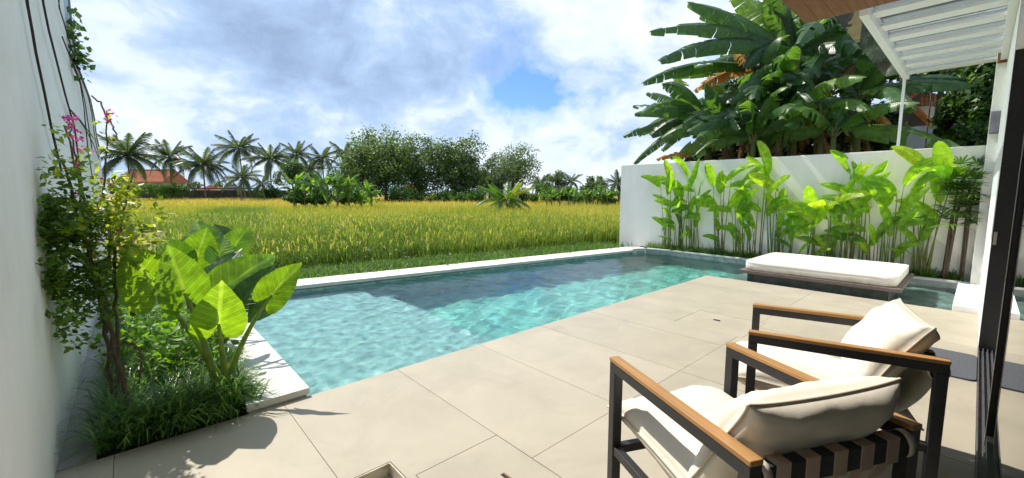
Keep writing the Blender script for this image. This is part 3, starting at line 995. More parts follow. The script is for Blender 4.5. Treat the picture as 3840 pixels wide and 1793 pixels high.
def tufts(base, az, length, lean, width, droop, tris=3, twist=None):
    """many grass blades at once: arrays of n; returns v, f, per vertex blade index"""
    n = len(base)
    d = np.stack([np.cos(az), np.sin(az), np.zeros(n)], -1)
    s = np.stack([-np.sin(az), np.cos(az), np.zeros(n)], -1) if twist is None else np.stack([-np.sin(az + twist), np.cos(az + twist), np.zeros(n)], -1)
    up = np.array([0, 0, 1.0])
    L = length[:, None]; w = width[:, None] / 2
    h1 = np.cos(lean)[:, None]; o1 = np.sin(lean)[:, None]
    mid = base + L * .55 * (up * h1 + d * o1)
    l2 = lean + droop
    tip = mid + L * .45 * (up * np.cos(l2)[:, None] + d * np.sin(l2)[:, None])
    if tris == 3:
        v = np.stack([base - s * w, base + s * w, mid + s * w * .85, mid - s * w * .85, tip], 1).reshape(-1, 3)
        i = np.arange(n)[:, None] * 5
        f = np.concatenate([i + [[0, 1, 2]], i + [[0, 2, 3]], i + [[3, 2, 4]]], 1).reshape(-1, 3)
        return v, f, np.repeat(np.arange(n), 5)
    v = np.stack([base - s * w, base + s * w, tip], 1).reshape(-1, 3)
    f = np.arange(3 * n).reshape(-1, 3)
    return v, f, np.repeat(np.arange(n), 3)


def leafcloud(pos, size, nrm=None, spread=1.0, r=None, aspect=.5):
    """leaf diamonds (two folded triangles each) at pos; returns v, f"""
    r = r or rng
    n = len(pos)
    a = r.normal(size=(n, 3))
    if nrm is not None:
        a = nrm + spread * a
    a /= np.linalg.norm(a, axis=1)[:, None]
    b = r.normal(size=(n, 3)); b -= (b * a).sum(1)[:, None] * a; b /= np.linalg.norm(b, axis=1)[:, None]
    c = np.cross(a, b)
    s = (size if np.ndim(size) else np.full(n, size))[:, None]
    v = np.stack([pos - b * s * .5, pos + c * s * aspect * .5 - a * s * .08, pos + b * s * .5, pos - c * s * aspect * .5 - a * s * .08], 1).reshape(-1, 3)
    i = np.arange(n)[:, None] * 4
    f = np.concatenate([i + [[0, 1, 2]], i + [[0, 2, 3]]], 1).reshape(-1, 3)
    return v, f


def paddle(t):
    return np.clip(np.sin(np.pi * np.clip(t, 0, 1) ** .8) ** .62, 0, 1)


def lance(t):
    return np.clip(np.sin(np.pi * np.clip(t * .97 + .03, 0, 1)) ** .8, 0, 1)


def blade(p0, p1, p2, w, nrm, n=12, fold=.25, tear=0.0, hang=.5, r=None, prof=paddle, cols=3, wave=.0, rib=True):
    """big leaf along a bent midrib, optionally torn into ribbons; returns v, f, uv"""
    r = r or rng
    p0, p1, p2 = (np.asarray(q, float) for q in (p0, p1, p2))
    nrm = unit(nrm)

    def at(t):
        return (1 - t) ** 2 * p0 + 2 * t * (1 - t) * p1 + t * t * p2

    def tan(t):
        return unit(2 * (1 - t) * (p1 - p0) + 2 * t * (p2 - p1))
    V, F, UV = [], [], []
    for s in (-1, 1):
        cuts = [0.0]
        if tear:
            while cuts[-1] < 1:
                cuts.append(min(1.0, cuts[-1] + r.exponential(1.0 / (tear * 26)) + .018))
        else:
            cuts.append(1.0)
        for ci in range(len(cuts) - 1):
            t0, t1 = cuts[ci], cuts[ci + 1]
            m = max(1, int(round((t1 - t0) * n)))
            if tear and r.random() < .05: continue
            gap = 0.0 if not tear else r.uniform(0, .0035)
            hg = fold + (r.uniform(0, hang) ** 1.0 if tear else 0)
            wl = 1.0 if not tear else r.uniform(.86, 1.0)
            base = len(V)
            for i in range(m + 1):
                t = t0 + (t1 - t0) * i / m
                c = at(t); tg = tan(t)
                sd = unit(np.cross(tg, nrm)); nn = np.cross(sd, tg)
                ww = w * float(prof(np.array(t))) * wl
                for k in range(cols):
                    q = k / (cols - 1)
                    ang = hg * (0.4 + .9 * q)
                    off = sd * s * ww * q * math.cos(ang * q) - nn * ww * q * math.sin(ang * q)
                    tt = t + (gap * (1 if i == 0 else -1 if i == m else 0)) * q
                    wv = nn * (wave * w * q * math.sin(t * 40 + s * 1.3))
                    V.append(c + off + wv + tg * (.22 * ww * q * q) + (tt - t) * tg * np.linalg.norm(p2 - p0))
                    UV.append((s * q, t))
            for i in range(m):
                for k in range(cols - 1):
                    a = base + i * cols + k
                    q4 = (a, a + 1, a + cols + 1, a + cols)
                    F.append(q4 if s > 0 else q4[::-1])
    V = list(V)
    if rib:
        nb = len(V); rr_ = .022 * w + .003
        ks = 8
        for i in range(ks + 1):
            t = i / ks
            c = at(t); tg = tan(t); sd = unit(np.cross(tg, nrm)); nn = np.cross(sd, tg)
            q = rr_ * (1.15 - t)
            for o in (sd * q + nn * .2 * q, -sd * q + nn * .2 * q, -nn * q * 1.4):
                V.append(c + o); UV.append((0.0, t))
        for i in range(ks):
            for k in range(3):
                a = nb + 3 * i
                F.append((a + k, a + (k + 1) % 3, a + 3 + (k + 1) % 3, a + 3 + k))
    return np.array(V), F, np.array(UV)


def leaf_obj(name, data, m, parent, var=.5, smooth=True):
    v, f, uv = data
    me = mesh_data(name, v, f, m, smooth, np.full(len(v), var))
    set_uv(me, uv)
    return link(name, me, parent)


HEART = np.array([(0, 1.0), (.06, .93), (.15, .83), (.25, .70), (.345, .54), (.42, .37), (.465, .19), (.475, .02), (.45, -.13), (.395, -.255), (.31, -.335), (.215, -.36), (.135, -.32), (.075, -.22), (.035, -.10)])


def aroid(base, tip, nrm, wid=1.0, cup=.18, bend=.12, r=None):
    """elephant ear leaf: petiole joint at base, point at tip"""
    r = r or rng
    base, tip = np.asarray(base, float), np.asarray(tip, float)
    L = np.linalg.norm(tip - base); ey = (tip - base) / L
    ez = unit(np.asarray(nrm, float) - ey * (np.asarray(nrm, float) @ ey)); ex = np.cross(ey, ez)
    out = [(x, y) for x, y in HEART] + [(-x, y) for x, y in HEART[:0:-1]]
    m = len(out)
    rings = [.22, .42, .60, .76, .89, 1.0]
    V = [base.copy()]; UV = [(0., 0.)]; F = []
    ph = r.uniform(0, 6)
    for q in rings:
        for k, (x, y) in enumerate(out):
            xx, yy = x * q * wid, y * q
            z = cup * abs(xx) * L - bend * L * (yy ** 2) * (1 if yy > 0 else -.6)
            z += L * .018 * q ** 3 * math.sin(k * 1.9 + ph) + L * .008 * math.sin((yy - .7 * abs(xx)) * 44)
            e = 1 + .012 * math.sin(k * 2.7 + ph) * (q > .95)
            V.append(base + ex * xx * L * e + ey * yy * L * e + ez * z); UV.append((xx, yy))
    for k in range(m - 0):
        k2 = (k + 1) % m
        if k2 == 0: pass
        F.append((0, 1 + k, 1 + k2))
        for i in range(len(rings) - 1):
            F.append((1 + i * m + k, 1 + (i + 1) * m + k, 1 + (i + 1) * m + k2, 1 + i * m + k2))
    # open the notch between the lobes
    last = 14
    def bad(fc):
        ks = {(i - 1) % m for i in fc if i > 0}
        return ks <= {14, 15} and len(ks) == 2
    F = [fc for fc in F if not bad(fc)]
    return np.array(V), F, np.array(UV)


def stalk(mb, p0, p1, sag, r0, r1, k=7, n=9, var=.5):
    p0, p1 = np.asarray(p0, float), np.asarray(p1, float)
    t = np.linspace(0, 1, n)[:, None]
    c = (p0 + p1) / 2 + np.asarray(sag, float)
    pts = (1 - t) ** 2 * p0 + 2 * t * (1 - t) * c + t ** 2 * p1
    return mb.tube(pts, np.linspace(r0, r1, n), k, var)


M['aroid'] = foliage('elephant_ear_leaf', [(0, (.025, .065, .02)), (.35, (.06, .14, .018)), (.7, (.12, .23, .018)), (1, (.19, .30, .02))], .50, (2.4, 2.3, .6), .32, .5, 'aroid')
M['aroid_stalk'] = foliage('elephant_ear_stalk', [(0, (.14, .24, .035)), (1, (.30, .40, .07))], .25, (1.5, 1.5, .7), .5)
M['helic'] = foliage('heliconia_leaf', [(0, (.045, .12, .02)), (.4, (.12, .24, .02)), (.75, (.21, .34, .025)), (1, (.36, .38, .03))], .60, (2.5, 2.6, .5), .35, .45, 'banana')
M['helic_stem'] = foliage('heliconia_stem', [(0, (.12, .22, .04)), (.6, (.17, .22, .06)), (1, (.22, .15, .07))], .15)
M['grass_dark'] = foliage('border_grass', [(0, (.045, .10, .035)), (.5, (.10, .20, .06)), (1, (.23, .33, .10))], .48, (1.9, 2.0, .7), .33, .5)
M['weed'] = foliage('bright_weed', [(0, (.07, .17, .025)), (1, (.17, .30, .035))], .45, (2.0, 2.1, .6), .4)
M['boug'] = foliage('bougainvillea_leaf', [(0, (.03, .075, .018)), (.5, (.115, .21, .035)), (1, (.30, .35, .04))], .55, (2.3, 2.1, .5), .4)
M['flower'] = foliage('magenta_bract', [(0, (.45, .03, .25)), (1, (.70, .07, .38))], .45, (1.3, 1.1, 1.2), .6)
M['rhapis'] = foliage('lady_palm_leaf', [(0, (.02, .06, .02)), (.6, (.06, .14, .03)), (1, (.16, .26, .04))], .35, (2.0, 2.0, .6), .4)
M['ivy'] = foliage('creeper_leaf', [(0, (.02, .055, .018)), (.6, (.055, .12, .025)), (1, (.14, .22, .04))], .35, (2.0, 2.0, .6), .4)

CAM = np.array([0, 0, H])

# ---------------------------------------------------------------- elephant ears
PLANTS = [
    dict(base=(.385, 3.50, 0), label='elephant ear plant in front with a broad leaf reaching over the coping',
         leaves=[((820, 1215, 3.46), (832, 1062, 3.30), 1.02, .80, (0, -.2, 0), .62),
                 ((691, 1099, 3.55), (636, 920, 3.48), .95, .62, (.3, 0, 0), .5),
                 ((579, 1085, 3.80), (478, 915, 3.70), 1.08, .78, (.2, 0, 0), .55),
                 ((1019, 1107, 3.52), (1124, 984, 3.40), .88, .86, (-.35, .1, .2), .75)]),
    dict(base=(.47, 4.45, 0), label='elephant ear plant in the middle with dark glossy upper leaves',
         leaves=[((795, 1076, 4.45), (905, 922, 4.75), .62, .10, (-.2, -.3, 1.3), .1),
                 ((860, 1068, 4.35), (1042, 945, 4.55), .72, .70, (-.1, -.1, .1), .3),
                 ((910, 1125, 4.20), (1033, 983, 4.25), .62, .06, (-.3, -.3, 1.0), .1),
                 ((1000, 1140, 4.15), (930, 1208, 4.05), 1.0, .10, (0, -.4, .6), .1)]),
    dict(base=(.38, 5.15, 0), label='elephant ear plant at the back rising towards the field',
         leaves=[((738, 965, 5.1), (778, 852, 5.1), 1.15, .70, (.1, -.1, .1), .5),
                 ((772, 900, 5.3), (730, 820, 5.5), .9, .55, (0, 0, .2), .4),
                 ((880, 925, 5.2), (937, 840, 5.25), 1.05, .72, (-.2, 0, .1), .6),
                 ((820, 965, 5.05), (845, 880, 5.2), 1.0, .78, (.2, 0, .1), .5),
                 ((690, 960, 5.0), (612, 893, 5.0), .95, .45, (.2, 0, .3), .4),
                 ((845, 885, 5.5), (800, 838, 5.6), 1.0, .05, (0, 0, 1), .1),
                 ((705, 930, 5.3), (697, 880, 5.4), 1.0, .45, (.1, 0, .2), .4)])]
for pl in PLANTS:
    e = empty('elephant_ear', pl['base'])
    tag(e, pl['label'], 'plant', 'elephant ears in the left bed')
    bs = np.array(pl['base'])
    for k, (b_, t_, wd, vr, nb, _) in enumerate(pl['leaves']):
        pb = on_y(*b_) - bs; pt = on_y(*t_) - bs
        nrm = unit(CAM - (pb + pt) / 2 - bs) + np.array(nb)
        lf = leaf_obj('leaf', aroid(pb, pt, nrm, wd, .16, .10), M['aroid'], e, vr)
        root = np.array([rng.uniform(-.05, .05), rng.uniform(-.05, .05), .02])
        m = MB()
        sag = np.array([-(pb[0]) * .12, -(pb[1]) * .12, pb[2] * .12])
        stalk(m, root, pb, sag, .030, .009, 8, 10, .5 if vr > .3 else .2)
        m.build('stalk', M['aroid_stalk'], e, True)

# ---------------------------------------------------------------- border grass, left bed
def grass_bed(name, spots, mlen, wid, m, label, lean=.55, per=14, droop=1.1, vmean=.45):
    n = len(spots) * per
    base = np.repeat(spots, per, 0) + np.concatenate([rng.normal(0, .018, (n, 2)), np.zeros((n, 1))], 1)
    az = rng.uniform(0, 2 * math.pi, n)
    L = mlen * rng.uniform(.55, 1.25, n)
    v, f, bi = tufts(base, az, L, np.abs(rng.normal(lean, .28, n)), wid * rng.uniform(.7, 1.2, n), rng.uniform(.4, 1.2, n) * droop)
    var = np.clip(rng.normal(vmean, .22, n), 0, 1)
    o = mesh_obj(name, v, f, m, None, False, var[bi])
    tag(o, label, 'grass', kind='stuff')
    return o


sp = []
for _ in range(430):
    x = rng.uniform(-.22, .5); y = 3.26 + 4.3 * rng.random() ** 1.4
    sp.append((x, y, .0))
sp += [(rng.uniform(-.22, .48), rng.uniform(3.27, 3.5), 0) for _ in range(60)]
sp += [(rng.uniform(.36, .49), rng.uniform(3.3, 5.0), 0) for _ in range(60)]
grass_bed('border_grass', np.array(sp), .33, .0105, M['grass_dark'], 'dark strappy border grass filling the left planting bed')

# small bright weeds in the left bed
def herb(loc, h, n, size, label, m=None, spread=.16):
    e = empty('leafy_weed', loc)
    tag(e, label, 'plant', 'small leafy plants in the left bed')
    m = m or M['weed']
    for k in range(5):
        tip = np.array([rng.normal(0, spread), rng.normal(0, spread), h * rng.uniform(.6, 1)])
        mb = MB(); stalk(mb, (0, 0, 0), tip, (0, 0, .05), .004, .002, 5, 6, .3)
        mb.build('stem', M['aroid_stalk'], e, True)
    pos = np.stack([rng.normal(0, spread, n), rng.normal(0, spread, n), h * rng.uniform(.3, 1.05, n)], -1)
    v, f = leafcloud(pos, size * rng.uniform(.6, 1.3, n), np.array([0, 0, 1.0]), .6, aspect=.62)
    mesh_obj('foliage', v, f, m, e, False, np.repeat(np.clip(rng.normal(.6, .25, n), 0, 1), 4))


for k, (px, py, y, h) in enumerate([(640, 1290, 4.3, .5), (600, 1200, 4.7, .5), (700, 1330, 4.1, .42), (560, 1240, 4.9, .55)]):
    p = on_y(px, py, y); 
    herb((min(p[0], .4), y, 0), h, 130, .075, ['bright green leafy weed behind the front elephant ear stalks', 'bright green leafy weed beside the climber trunk', 'low bright weed at the foot of the elephant ear', 'tall light green weed against the left wall'][k])

# ---------------------------------------------------------------- bougainvillea on the left wall
bg = empty('bougainvillea', (-.12, 3.72, 0))
tag(bg, 'bougainvillea climber with magenta flowers and twisted trunks on the left wall', 'climber')
BO = np.array([-.12, 3.72, 0])


def px_path(pts, y0, y1):
    ys = np.linspace(y0, y1, len(pts))
    return np.array([on_y(x, y, yy) for (x, y), yy in zip(pts, ys)])


def spline(p, n):
    p = np.asarray(p, float); t = np.linspace(0, len(p) - 1, n)
    q = np.stack([np.interp(t, np.arange(len(p)), p[:, i]) for i in range(3)], -1)
    for _ in range(2):
        q[1:-1] = .25 * q[:-2] + .5 * q[1:-1] + .25 * q[2:]
    return q


trunks = [([(505, 1590), (455, 1420), (420, 1250), (385, 1080), (330, 950), (290, 800), (250, 650), (205, 560)], 3.55, 3.95, .015, .006),
          ([(430, 1560), (415, 1400), (400, 1250), (360, 1080), (345, 950), (330, 830), (300, 700), (240, 470)], 3.75, 4.1, .015, .005),
          ([(440, 1560), (450, 1380), (440, 1230), (430, 1080), (430, 950), (450, 850), (470, 760), (500, 640)], 3.7, 3.9, .013, .005),
          ([(390, 1330), (470, 1280), (520, 1300), (535, 1360), (520, 1440)], 3.6, 3.5, .010, .005),
          ([(500, 1180), (495, 1080), (480, 960), (500, 860)], 4.4, 4.3, .02, .010),
          ([(395, 1250), (380, 1180), (370, 1100), (395, 1000), (420, 900), (400, 780), (390, 640), (405, 500), (400, 420)], 3.9, 3.9, .014, .003),
          ([(330, 880), (300, 720), (285, 600), (270, 500), (265, 440)], 3.9, 3.95, .008, .003),
          ([(345, 360), (380, 390), (410, 450), (440, 520), (430, 530)], 4.4, 3.9, .006, .005)]
for pts, y0, y1, r0, r1 in trunks:
    q = spline(px_path(pts, y0, y1), 26) - BO
    q[1:-1] += rng.normal(0, .006, (24, 3))
    MB().tube(q, np.linspace(r0, r1, 26), 7).build('trunk', M['bark'], bg, True)
# leaves: along shoots and in loose masses; (px, py, rx, ry, y, n, var)
masses = [(255, 560, 60, 60, 3.95, 60, .6), (230, 660, 110, 60, 3.9, 260, .5), (330, 780, 120, 70, 3.85, 700, .55), (200, 800, 60, 120, 3.9, 520, .3),
          (420, 840, 120, 110, 3.8, 1100, .85), (280, 900, 130, 110, 3.8, 1300, .35), (210, 1000, 70, 120, 3.85, 600, .2), (350, 1010, 130, 90, 3.8, 900, .35),
          (470, 720, 60, 110, 3.9, 420, .9), (500, 900, 70, 80, 4.0, 420, .9), (240, 1150, 60, 120, 3.7, 360, .3), (360, 1120, 70, 90, 3.8, 420, .2),
          (230, 1080, 60, 60, 3.6, 200, .4), (400, 480, 30, 70, 3.9, 60, .8), (300, 1230, 60, 80, 3.7, 120, .4), (480, 1010, 60, 90, 4.2, 300, .25), (190, 1230, 40, 60, 3.65, 70, .5)]
V, F, VA = [], [], []; nv = 0
for (px, py, rx, ry, y, n, vm) in masses:
    n = int(n * .55)
    k = max(3, n // 22)
    cx = np.clip(rng.normal(px, rx * .55, k), 130, 590); cy = rng.normal(py, ry * .55, k); cyy = rng.normal(y, .16, k)
    pos = []
    for i in range(n):
        j = rng.integers(k)
        p = on_y(cx[j], cy[j], cyy[j]) + rng.normal(0, .035, 3)
        p[0] = max(p[0], -.385 + rng.uniform(0, .02))
        pos.append(p)
    pos = np.array(pos) - BO
    v, f = leafcloud(pos, .046 * rng.uniform(.6, 1.35, n), np.array([.2, -.3, 1.0]), .7, aspect=.55)
    V.append(v); F.append(f + nv); nv += len(v); VA.append(np.repeat(np.clip(rng.normal(vm, .2, n), 0, 1), 4))
mesh_obj('foliage', np.concatenate(V), np.concatenate(F), M['boug'], bg, False, np.concatenate(VA))
for (px, py) in [(262, 443), (285, 442), (262, 466), (282, 484), (275, 490), (272, 520), (304, 520), (302, 553), (277, 570), (282, 617), (320, 560), (388, 675), (290, 730), (403, 413), (412, 432), (405, 452), (250, 442), (487, 890), (455, 870)]:
    c = on_y(px, py, 3.80) - BO
    n = 6
    pos = c + rng.normal(0, .012, (n, 3))
    v, f = leafcloud(pos, (.024) * rng.uniform(.8, 1.2, n), unit(rng.normal(size=3)), .8, aspect=.8)
    mesh_obj('flower', v, f, M['flower'], bg, False, np.repeat(rng.random(n), 4))

# creeper tuft hanging from the wall corner
cr = empty('wall_creeper', on_x(285, 200, -.36))
tag(cr, 'small ivy like creeper hanging from the top of the left wall', 'creeper')
CO = np.array(cr.location)
q = spline([on_x(260, 70, -.38), on_x(268, 110, -.36), on_x(280, 170, -.34), on_x(290, 215, -.34), on_x(298, 245, -.33)], 14) - CO
MB().tube(q, .006, 5).build('stem', M['bark'], cr, True)
pos = np.array([q[rng.integers(14)] + rng.normal(0, .09, 3) * [.6, 1, 1] for _ in range(170)])
v, f = leafcloud(pos, .085 * rng.uniform(.6, 1.3, 170), np.array([.6, -.5, .6]), .7, aspect=.7)
mesh_obj('foliage', v, f, M['ivy'], cr, False, np.repeat(np.clip(rng.normal(.6, .25, 170), 0, 1), 4))

# ---------------------------------------------------------------- heliconias along the garden wall
def helic(y, x, ztop, n, spread, label, r, lean=(0, 0)):
    e = empty('heliconia', (x, y, .075))
    tag(e, label, 'plant', 'heliconias along the garden wall')
    for k in range(n):
        a = r.uniform(0, 2 * math.pi)
        root = np.array([r.normal(0, .035), r.normal(0, spread * .5), 0])
        root[0] = np.clip(root[0], -.06, .06)
        fr0 = (.10 + .90 * ((k + r.uniform(.2, .9)) / n) ** .8); hh = ztop * fr0 * .80
        side = r.normal(0, spread) + lean[1]
        fwd = -abs(r.normal(0, .10)) + lean[0]
        top = np.array([fwd * hh * .6, root[1] + side * hh * .35, hh])
        mb = MB(); stalk(mb, root, top, (0, 0, hh * .08), .0105 + .004 * r.random(), .005, 6, 8, r.random())
        mb.build('stem', M['helic_stem'], e, True)
        L = (.24 + .44 * fr0 ** .7) * r.uniform(.8, 1.2) * (1.0 if ztop > 1.2 else .85)
        az = r.choice([-1, 1]) * r.uniform(.1, 1.0) + side * 1.2
        el = r.choice([r.uniform(1.0, 1.5), r.uniform(.9, 1.4), r.uniform(.1, .8), r.uniform(.3, 1.0)])
        dirv = np.array([-abs(r.normal(.15, .25)), math.sin(az) * math.cos(el) * 1.3, math.sin(el)]); dirv = unit(dirv)
        bend = r.uniform(.05, .5)
        p1 = top + dirv * L * .55 + np.array([0, 0, .10 * L])
        p2 = top + unit(dirv + np.array([0, np.sign(dirv[1]) * .3 * bend, -bend])) * L
        nrm = np.array([-.9, r.normal(0, .5), .3 + .5 * r.random()])
        for q in (p1, p2):
            q[0] = min(q[0], (10.03 - x) - .02)
        leaf_obj('leaf', blade(top, p1, p2, L * r.uniform(.135, .195), nrm, 12, r.uniform(.1, .35), .12 if r.random() < .25 else 0, .3, r, paddle, 4, .02), M['helic'], e,
                 float(np.clip(r.normal(.45 + .26 * fr0, .16), 0, .86)))
    return e


hr = np.random.default_rng(21)
HEL = [(2495, 2.05, 9, .26, 'leftmost heliconia, standing alone at the open end of the wall'), (2545, 1.95, 9, .22, 'second heliconia from the left with dense mid height leaves'),
       (2600, 2.2, 8, .18, 'heliconia with crowded reddish stems, third from the left'), (2692, 2.35, 8, .16, 'heliconia with one tall upright leaf reaching the wall top, fourth from left'),
       (2765, 1.5, 7, .2, 'shorter heliconia between two tall ones, fifth from left'), (2822, 2.35, 8, .22, 'tall heliconia whose top leaf stands above the wall, sixth from left'),
       (2905, 2.25, 8, .18, 'heliconia with a broad hanging leaf at wall height, seventh from left'), (2960, 1.25, 8, .25, 'low spreading heliconia just left of the daybed'),
       (3045, 1.35, 9, .25, 'low heliconia behind the left end of the daybed'), (3110, 1.7, 8, .22, 'slanting heliconia behind the middle of the daybed'),
       (3180, 2.2, 9, .22, 'tall heliconia with yellow green crown behind the daybed'), (3262, 1.55, 8, .2, 'heliconia with rounded leaves behind the right half of the daybed'),
       (3345, 1.9, 8, .26, 'heliconia with a drooping yellow leaf behind the daybed end'), (3460, 2.3, 10, .22, 'largest heliconia with a steep pale leaf, rightmost of the row')]
for px, zt, n, spd, lb in HEL:
    y = on_x(px, 1000, 9.93)[1]
    helic(y, 9.935, zt, int(n * 1.35), spd * .7, lb, hr)

# lady palm at the right end of the wall
def rhapis(y, hs, label, r):
    e = empty('lady_palm', (9.92, y, .075))
    tag(e, label, 'palm', 'lady palms by the column')
    for h in hs:
        side = r.normal(0, .12)
        top = np.array([r.uniform(-.12, .0), side, h])
        mb = MB(); stalk(mb, (r.normal(0, .02), side * .4, 0), top, (0, 0, .1), .021, .017, 7, 8)
        mb.build('cane', M['bark'], e, True)
        for k in range(9):
            az = r.uniform(0, 2 * math.pi); el = r.uniform(-.1, 1.1)
            d = np.array([math.cos(az) * math.cos(el) - .25, math.sin(az) * math.cos(el), math.sin(el)]) ; d = unit(d)
            s0 = top - np.array([0, 0, r.uniform(0, .35)])
            hub = s0 + d * r.uniform(.12, .26)
            hub[0] = min(hub[0], .05)
            n = 9
            up = unit(np.cross(d, np.cross([0, 0, 1.0], d)) + .01)
            sd = unit(np.cross(d, up))
            V = []; F = []; UV = []
            for j in range(n):
                a = (j / (n - 1) - .5) * 2.5
                dd = unit(d * math.cos(a) + sd * math.sin(a))
                ll = r.uniform(.22, .32)
                vv, ff, uu = blade(hub, hub + dd * ll * .6 + up * .03, hub + dd * ll - np.array([0, 0, .08 * r.random() + .02]), .016, up, 4, .3, 0, 0, r, lance, 2, 0, False)
                vv[:, 0] = np.minimum(vv[:, 0], 10.035 - 9.92)
                F += [tuple(i + len(V) for i in fc) for fc in ff]; V += vv.tolist(); UV += uu.tolist()
            leaf_obj('fan_leaf', (np.array(V), F, np.array(UV)), M['rhapis'], e, float(np.clip(r.normal(.5, .3), 0, 1)))
            mb = MB(); stalk(mb, s0, hub, (0, 0, .02), .004, .003, 4, 4); mb.build('petiole', M['helic_stem'], e, True)


rhapis(.34, [1.15, 1.55, 1.75], 'dark lady palm next to the rightmost heliconia', hr)
rhapis(.10, [1.3, 1.62], 'dark lady palm half hidden by the white column', hr)
sp = np.array([(rng.uniform(9.86, 10.03), rng.uniform(.12, 5.7), .07) for _ in range(260)])
grass_bed('wall_grass', sp, .26, .010, M['grass_dark'], 'dark strappy grass along the foot of the garden wall', .7, 13)

# ================================================================ banana grove behind the garden wall
M['banana'] = foliage('banana_leaf', [(0, (.028, .075, .03)), (.4, (.06, .14, .038)), (.75, (.125, .235, .04)), (1, (.22, .34, .045))], .5, (2.3, 2.2, .5), .33, .5, 'banana')
M['banana_dry'] = foliage('dry_banana_leaf', [(0, (.12, .085, .05)), (.5, (.22, .14, .06)), (1, (.46, .25, .05))], .4, (1.6, 1.2, .7), .8, .1, 'banana')
M['banana_stem'] = surface('banana_stem', (.07, .11, .035), (.17, .16, .06), .7, 3, .3, 30, .3, coords='World', stretch=(1, 1, .3), stains=(.12, .07, .035), stscale=1.5)
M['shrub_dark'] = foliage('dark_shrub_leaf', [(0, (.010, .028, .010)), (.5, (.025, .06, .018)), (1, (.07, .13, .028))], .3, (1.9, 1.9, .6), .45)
br = np.random.default_rng(5)


def blunt(t):
    return np.clip(np.sin(np.pi * np.clip(t * .93 + .04, 0, 1) ** .85) ** .5, 0, 1)


def zc(zx, zy):
    return 2280 + zx * .6056, zy * .6056


def banana(base, crown, label, leaves, group='banana plants behind the garden wall', r0=.13, fill=11):
    """leaves: (tip xyz, arch, width, var, dry)"""
    base, crown = np.array(base, float), np.array(crown, float)
    e = empty('banana_plant', base)
    tag(e, label, 'banana plant', group)
    mb = MB(); stalk(mb, (0, 0, 0), crown - base, (0, 0, 0), r0, r0 * .6, 9, 10)
    mb.build('trunk', M['banana_stem'], e, True)
    extra = []
    for k in range(fill):
        a = br.uniform(0, 6.28); el = br.uniform(-.1, 1.15); ln = br.uniform(1.3, 2.1)
        d_ = np.array([math.cos(a) * math.cos(el), math.sin(a) * math.cos(el), math.sin(el) - .25]) * ln
        d_[0] = max(d_[0], 9.55 - crown[0])
        extra.append((crown + d_, br.uniform(.3, .7), br.uniform(.2, .3), float(np.clip(br.normal(.3, .2), 0, 1)), 0))
    for k in range(2 if fill else 0):      # dead leaves hanging round the stem
        a = br.uniform(0, 6.28)
        st_ = base + (crown - base) * br.uniform(.72, .97)
        extra.append((st_ + np.array([.35 * math.cos(a), .35 * math.sin(a), -br.uniform(.7, 1.4)]), .12, br.uniform(.10, .2), br.uniform(.0, .5), 1, st_))
    for (tip, arch, w, vr, dry, *rest) in list(leaves) + extra:
        w = w * 1.18
        st = (np.array(rest[0]) if rest else crown) - base
        tp = np.array(tip) - base
        mid = (st + tp) / 2 + np.array([0, 0, arch]) + (tp - st) * .06
        nrm = np.array([-.85, -.45, .75]) if abs(tp[2] - st[2]) < 1.6 * np.linalg.norm((tp - st)[:2]) else unit(CAM - base) + np.array([0, 0, .25])
        if not rest:
            c0 = st + (mid - st) * .14
            mb = MB(); stalk(mb, st - np.array([0, 0, .15]), c0, (0, 0, 0), .035, .02, 6, 4, .5)
            mb.build('petiole', M['banana_stem'], e, True)
            st = c0
        leaf_obj('leaf', blade(st, mid, tp, w, nrm, 34, .25, .55 if not dry else .8, .55 if not dry else 1.1, br, blunt), M['banana_dry'] if dry else M['banana'], e, vr)
    return e


def T(zx, zy, X):
    return on_x(*zc(zx, zy), X)


banana((12.2, 3.15, -.4), T(1165, 330, 12.2), 'tallest banana plant, its leaves reaching up to the timber soffit',
       [(T(495, 15, 10.4), .35, .30, .3, 0), (T(262, 195, 9.7), .65, .27, .25, 0), (T(318, 380, 9.65), .75, .30, .2, 0), (T(1000, -60, 11.8), .25, .40, .5, 0),
        (T(760, -70, 11.8), .3, .36, .85, 0), (T(1180, 270, 10.2), .75, .27, .3, 0, T(1480, 170, 12.6)), (T(1185, 585, 10.6), .25, .22, .25, 0, T(1335, 320, 12.0)),
        (T(1330, -20, 12.6), .3, .33, .4, 0), (T(570, 100, 12.3), .5, .28, .6, 0), (T(1600, 120, 12.8), .5, .3, .35, 0)])
banana((12.6, 4.3, -.4), T(930, 420, 12.4), 'banana plant with a hanging orange dried leaf, left of the tallest',
       [(T(215, 515, 9.8), .55, .24, .25, 0), (T(535, 565, 11.6), .35, .22, .75, 1), (T(885, 440, 11.8), .15, .17, 1.0, 1, T(765, 285, 12.2)), (T(430, 470, 12.0), .35, .26, .7, 0),
        (T(750, 640, 10.5), .45, .25, .3, 0, T(1140, 425, 11.8)), (T(700, 330, 12.8), .3, .28, .4, 0), (T(470, 600, 12.6), .1, .22, .85, 0, T(420, 470, 12.6)), (T(1100, 600, 12.0), .35, .24, .3, 0)])
banana((11.7, 4.75, -.4), T(610, 740, 11.5), 'low banana plant leaning out at the left end of the grove',
       [(T(165, 705, 11.0), .30, .20, .25, 0), (T(240, 575, 11.3), .22, .20, .3, 0), (T(95, 845, 10.9), .35, .20, .25, 0), (T(160, 1015, 10.75), .45, .17, .2, 0),
        (T(335, 935, 10.8), .35, .17, .35, 0), (T(475, 830, 10.9), .25, .19, .35, 0, T(640, 665, 11.2)), (T(300, 990, 10.8), .2, .13, .9, 1, T(520, 965, 11.2)), (T(155, 655, 11.6), .18, .18, .3, 0),
        (T(790, 545, 11.8), .25, .2, .3, 0)])
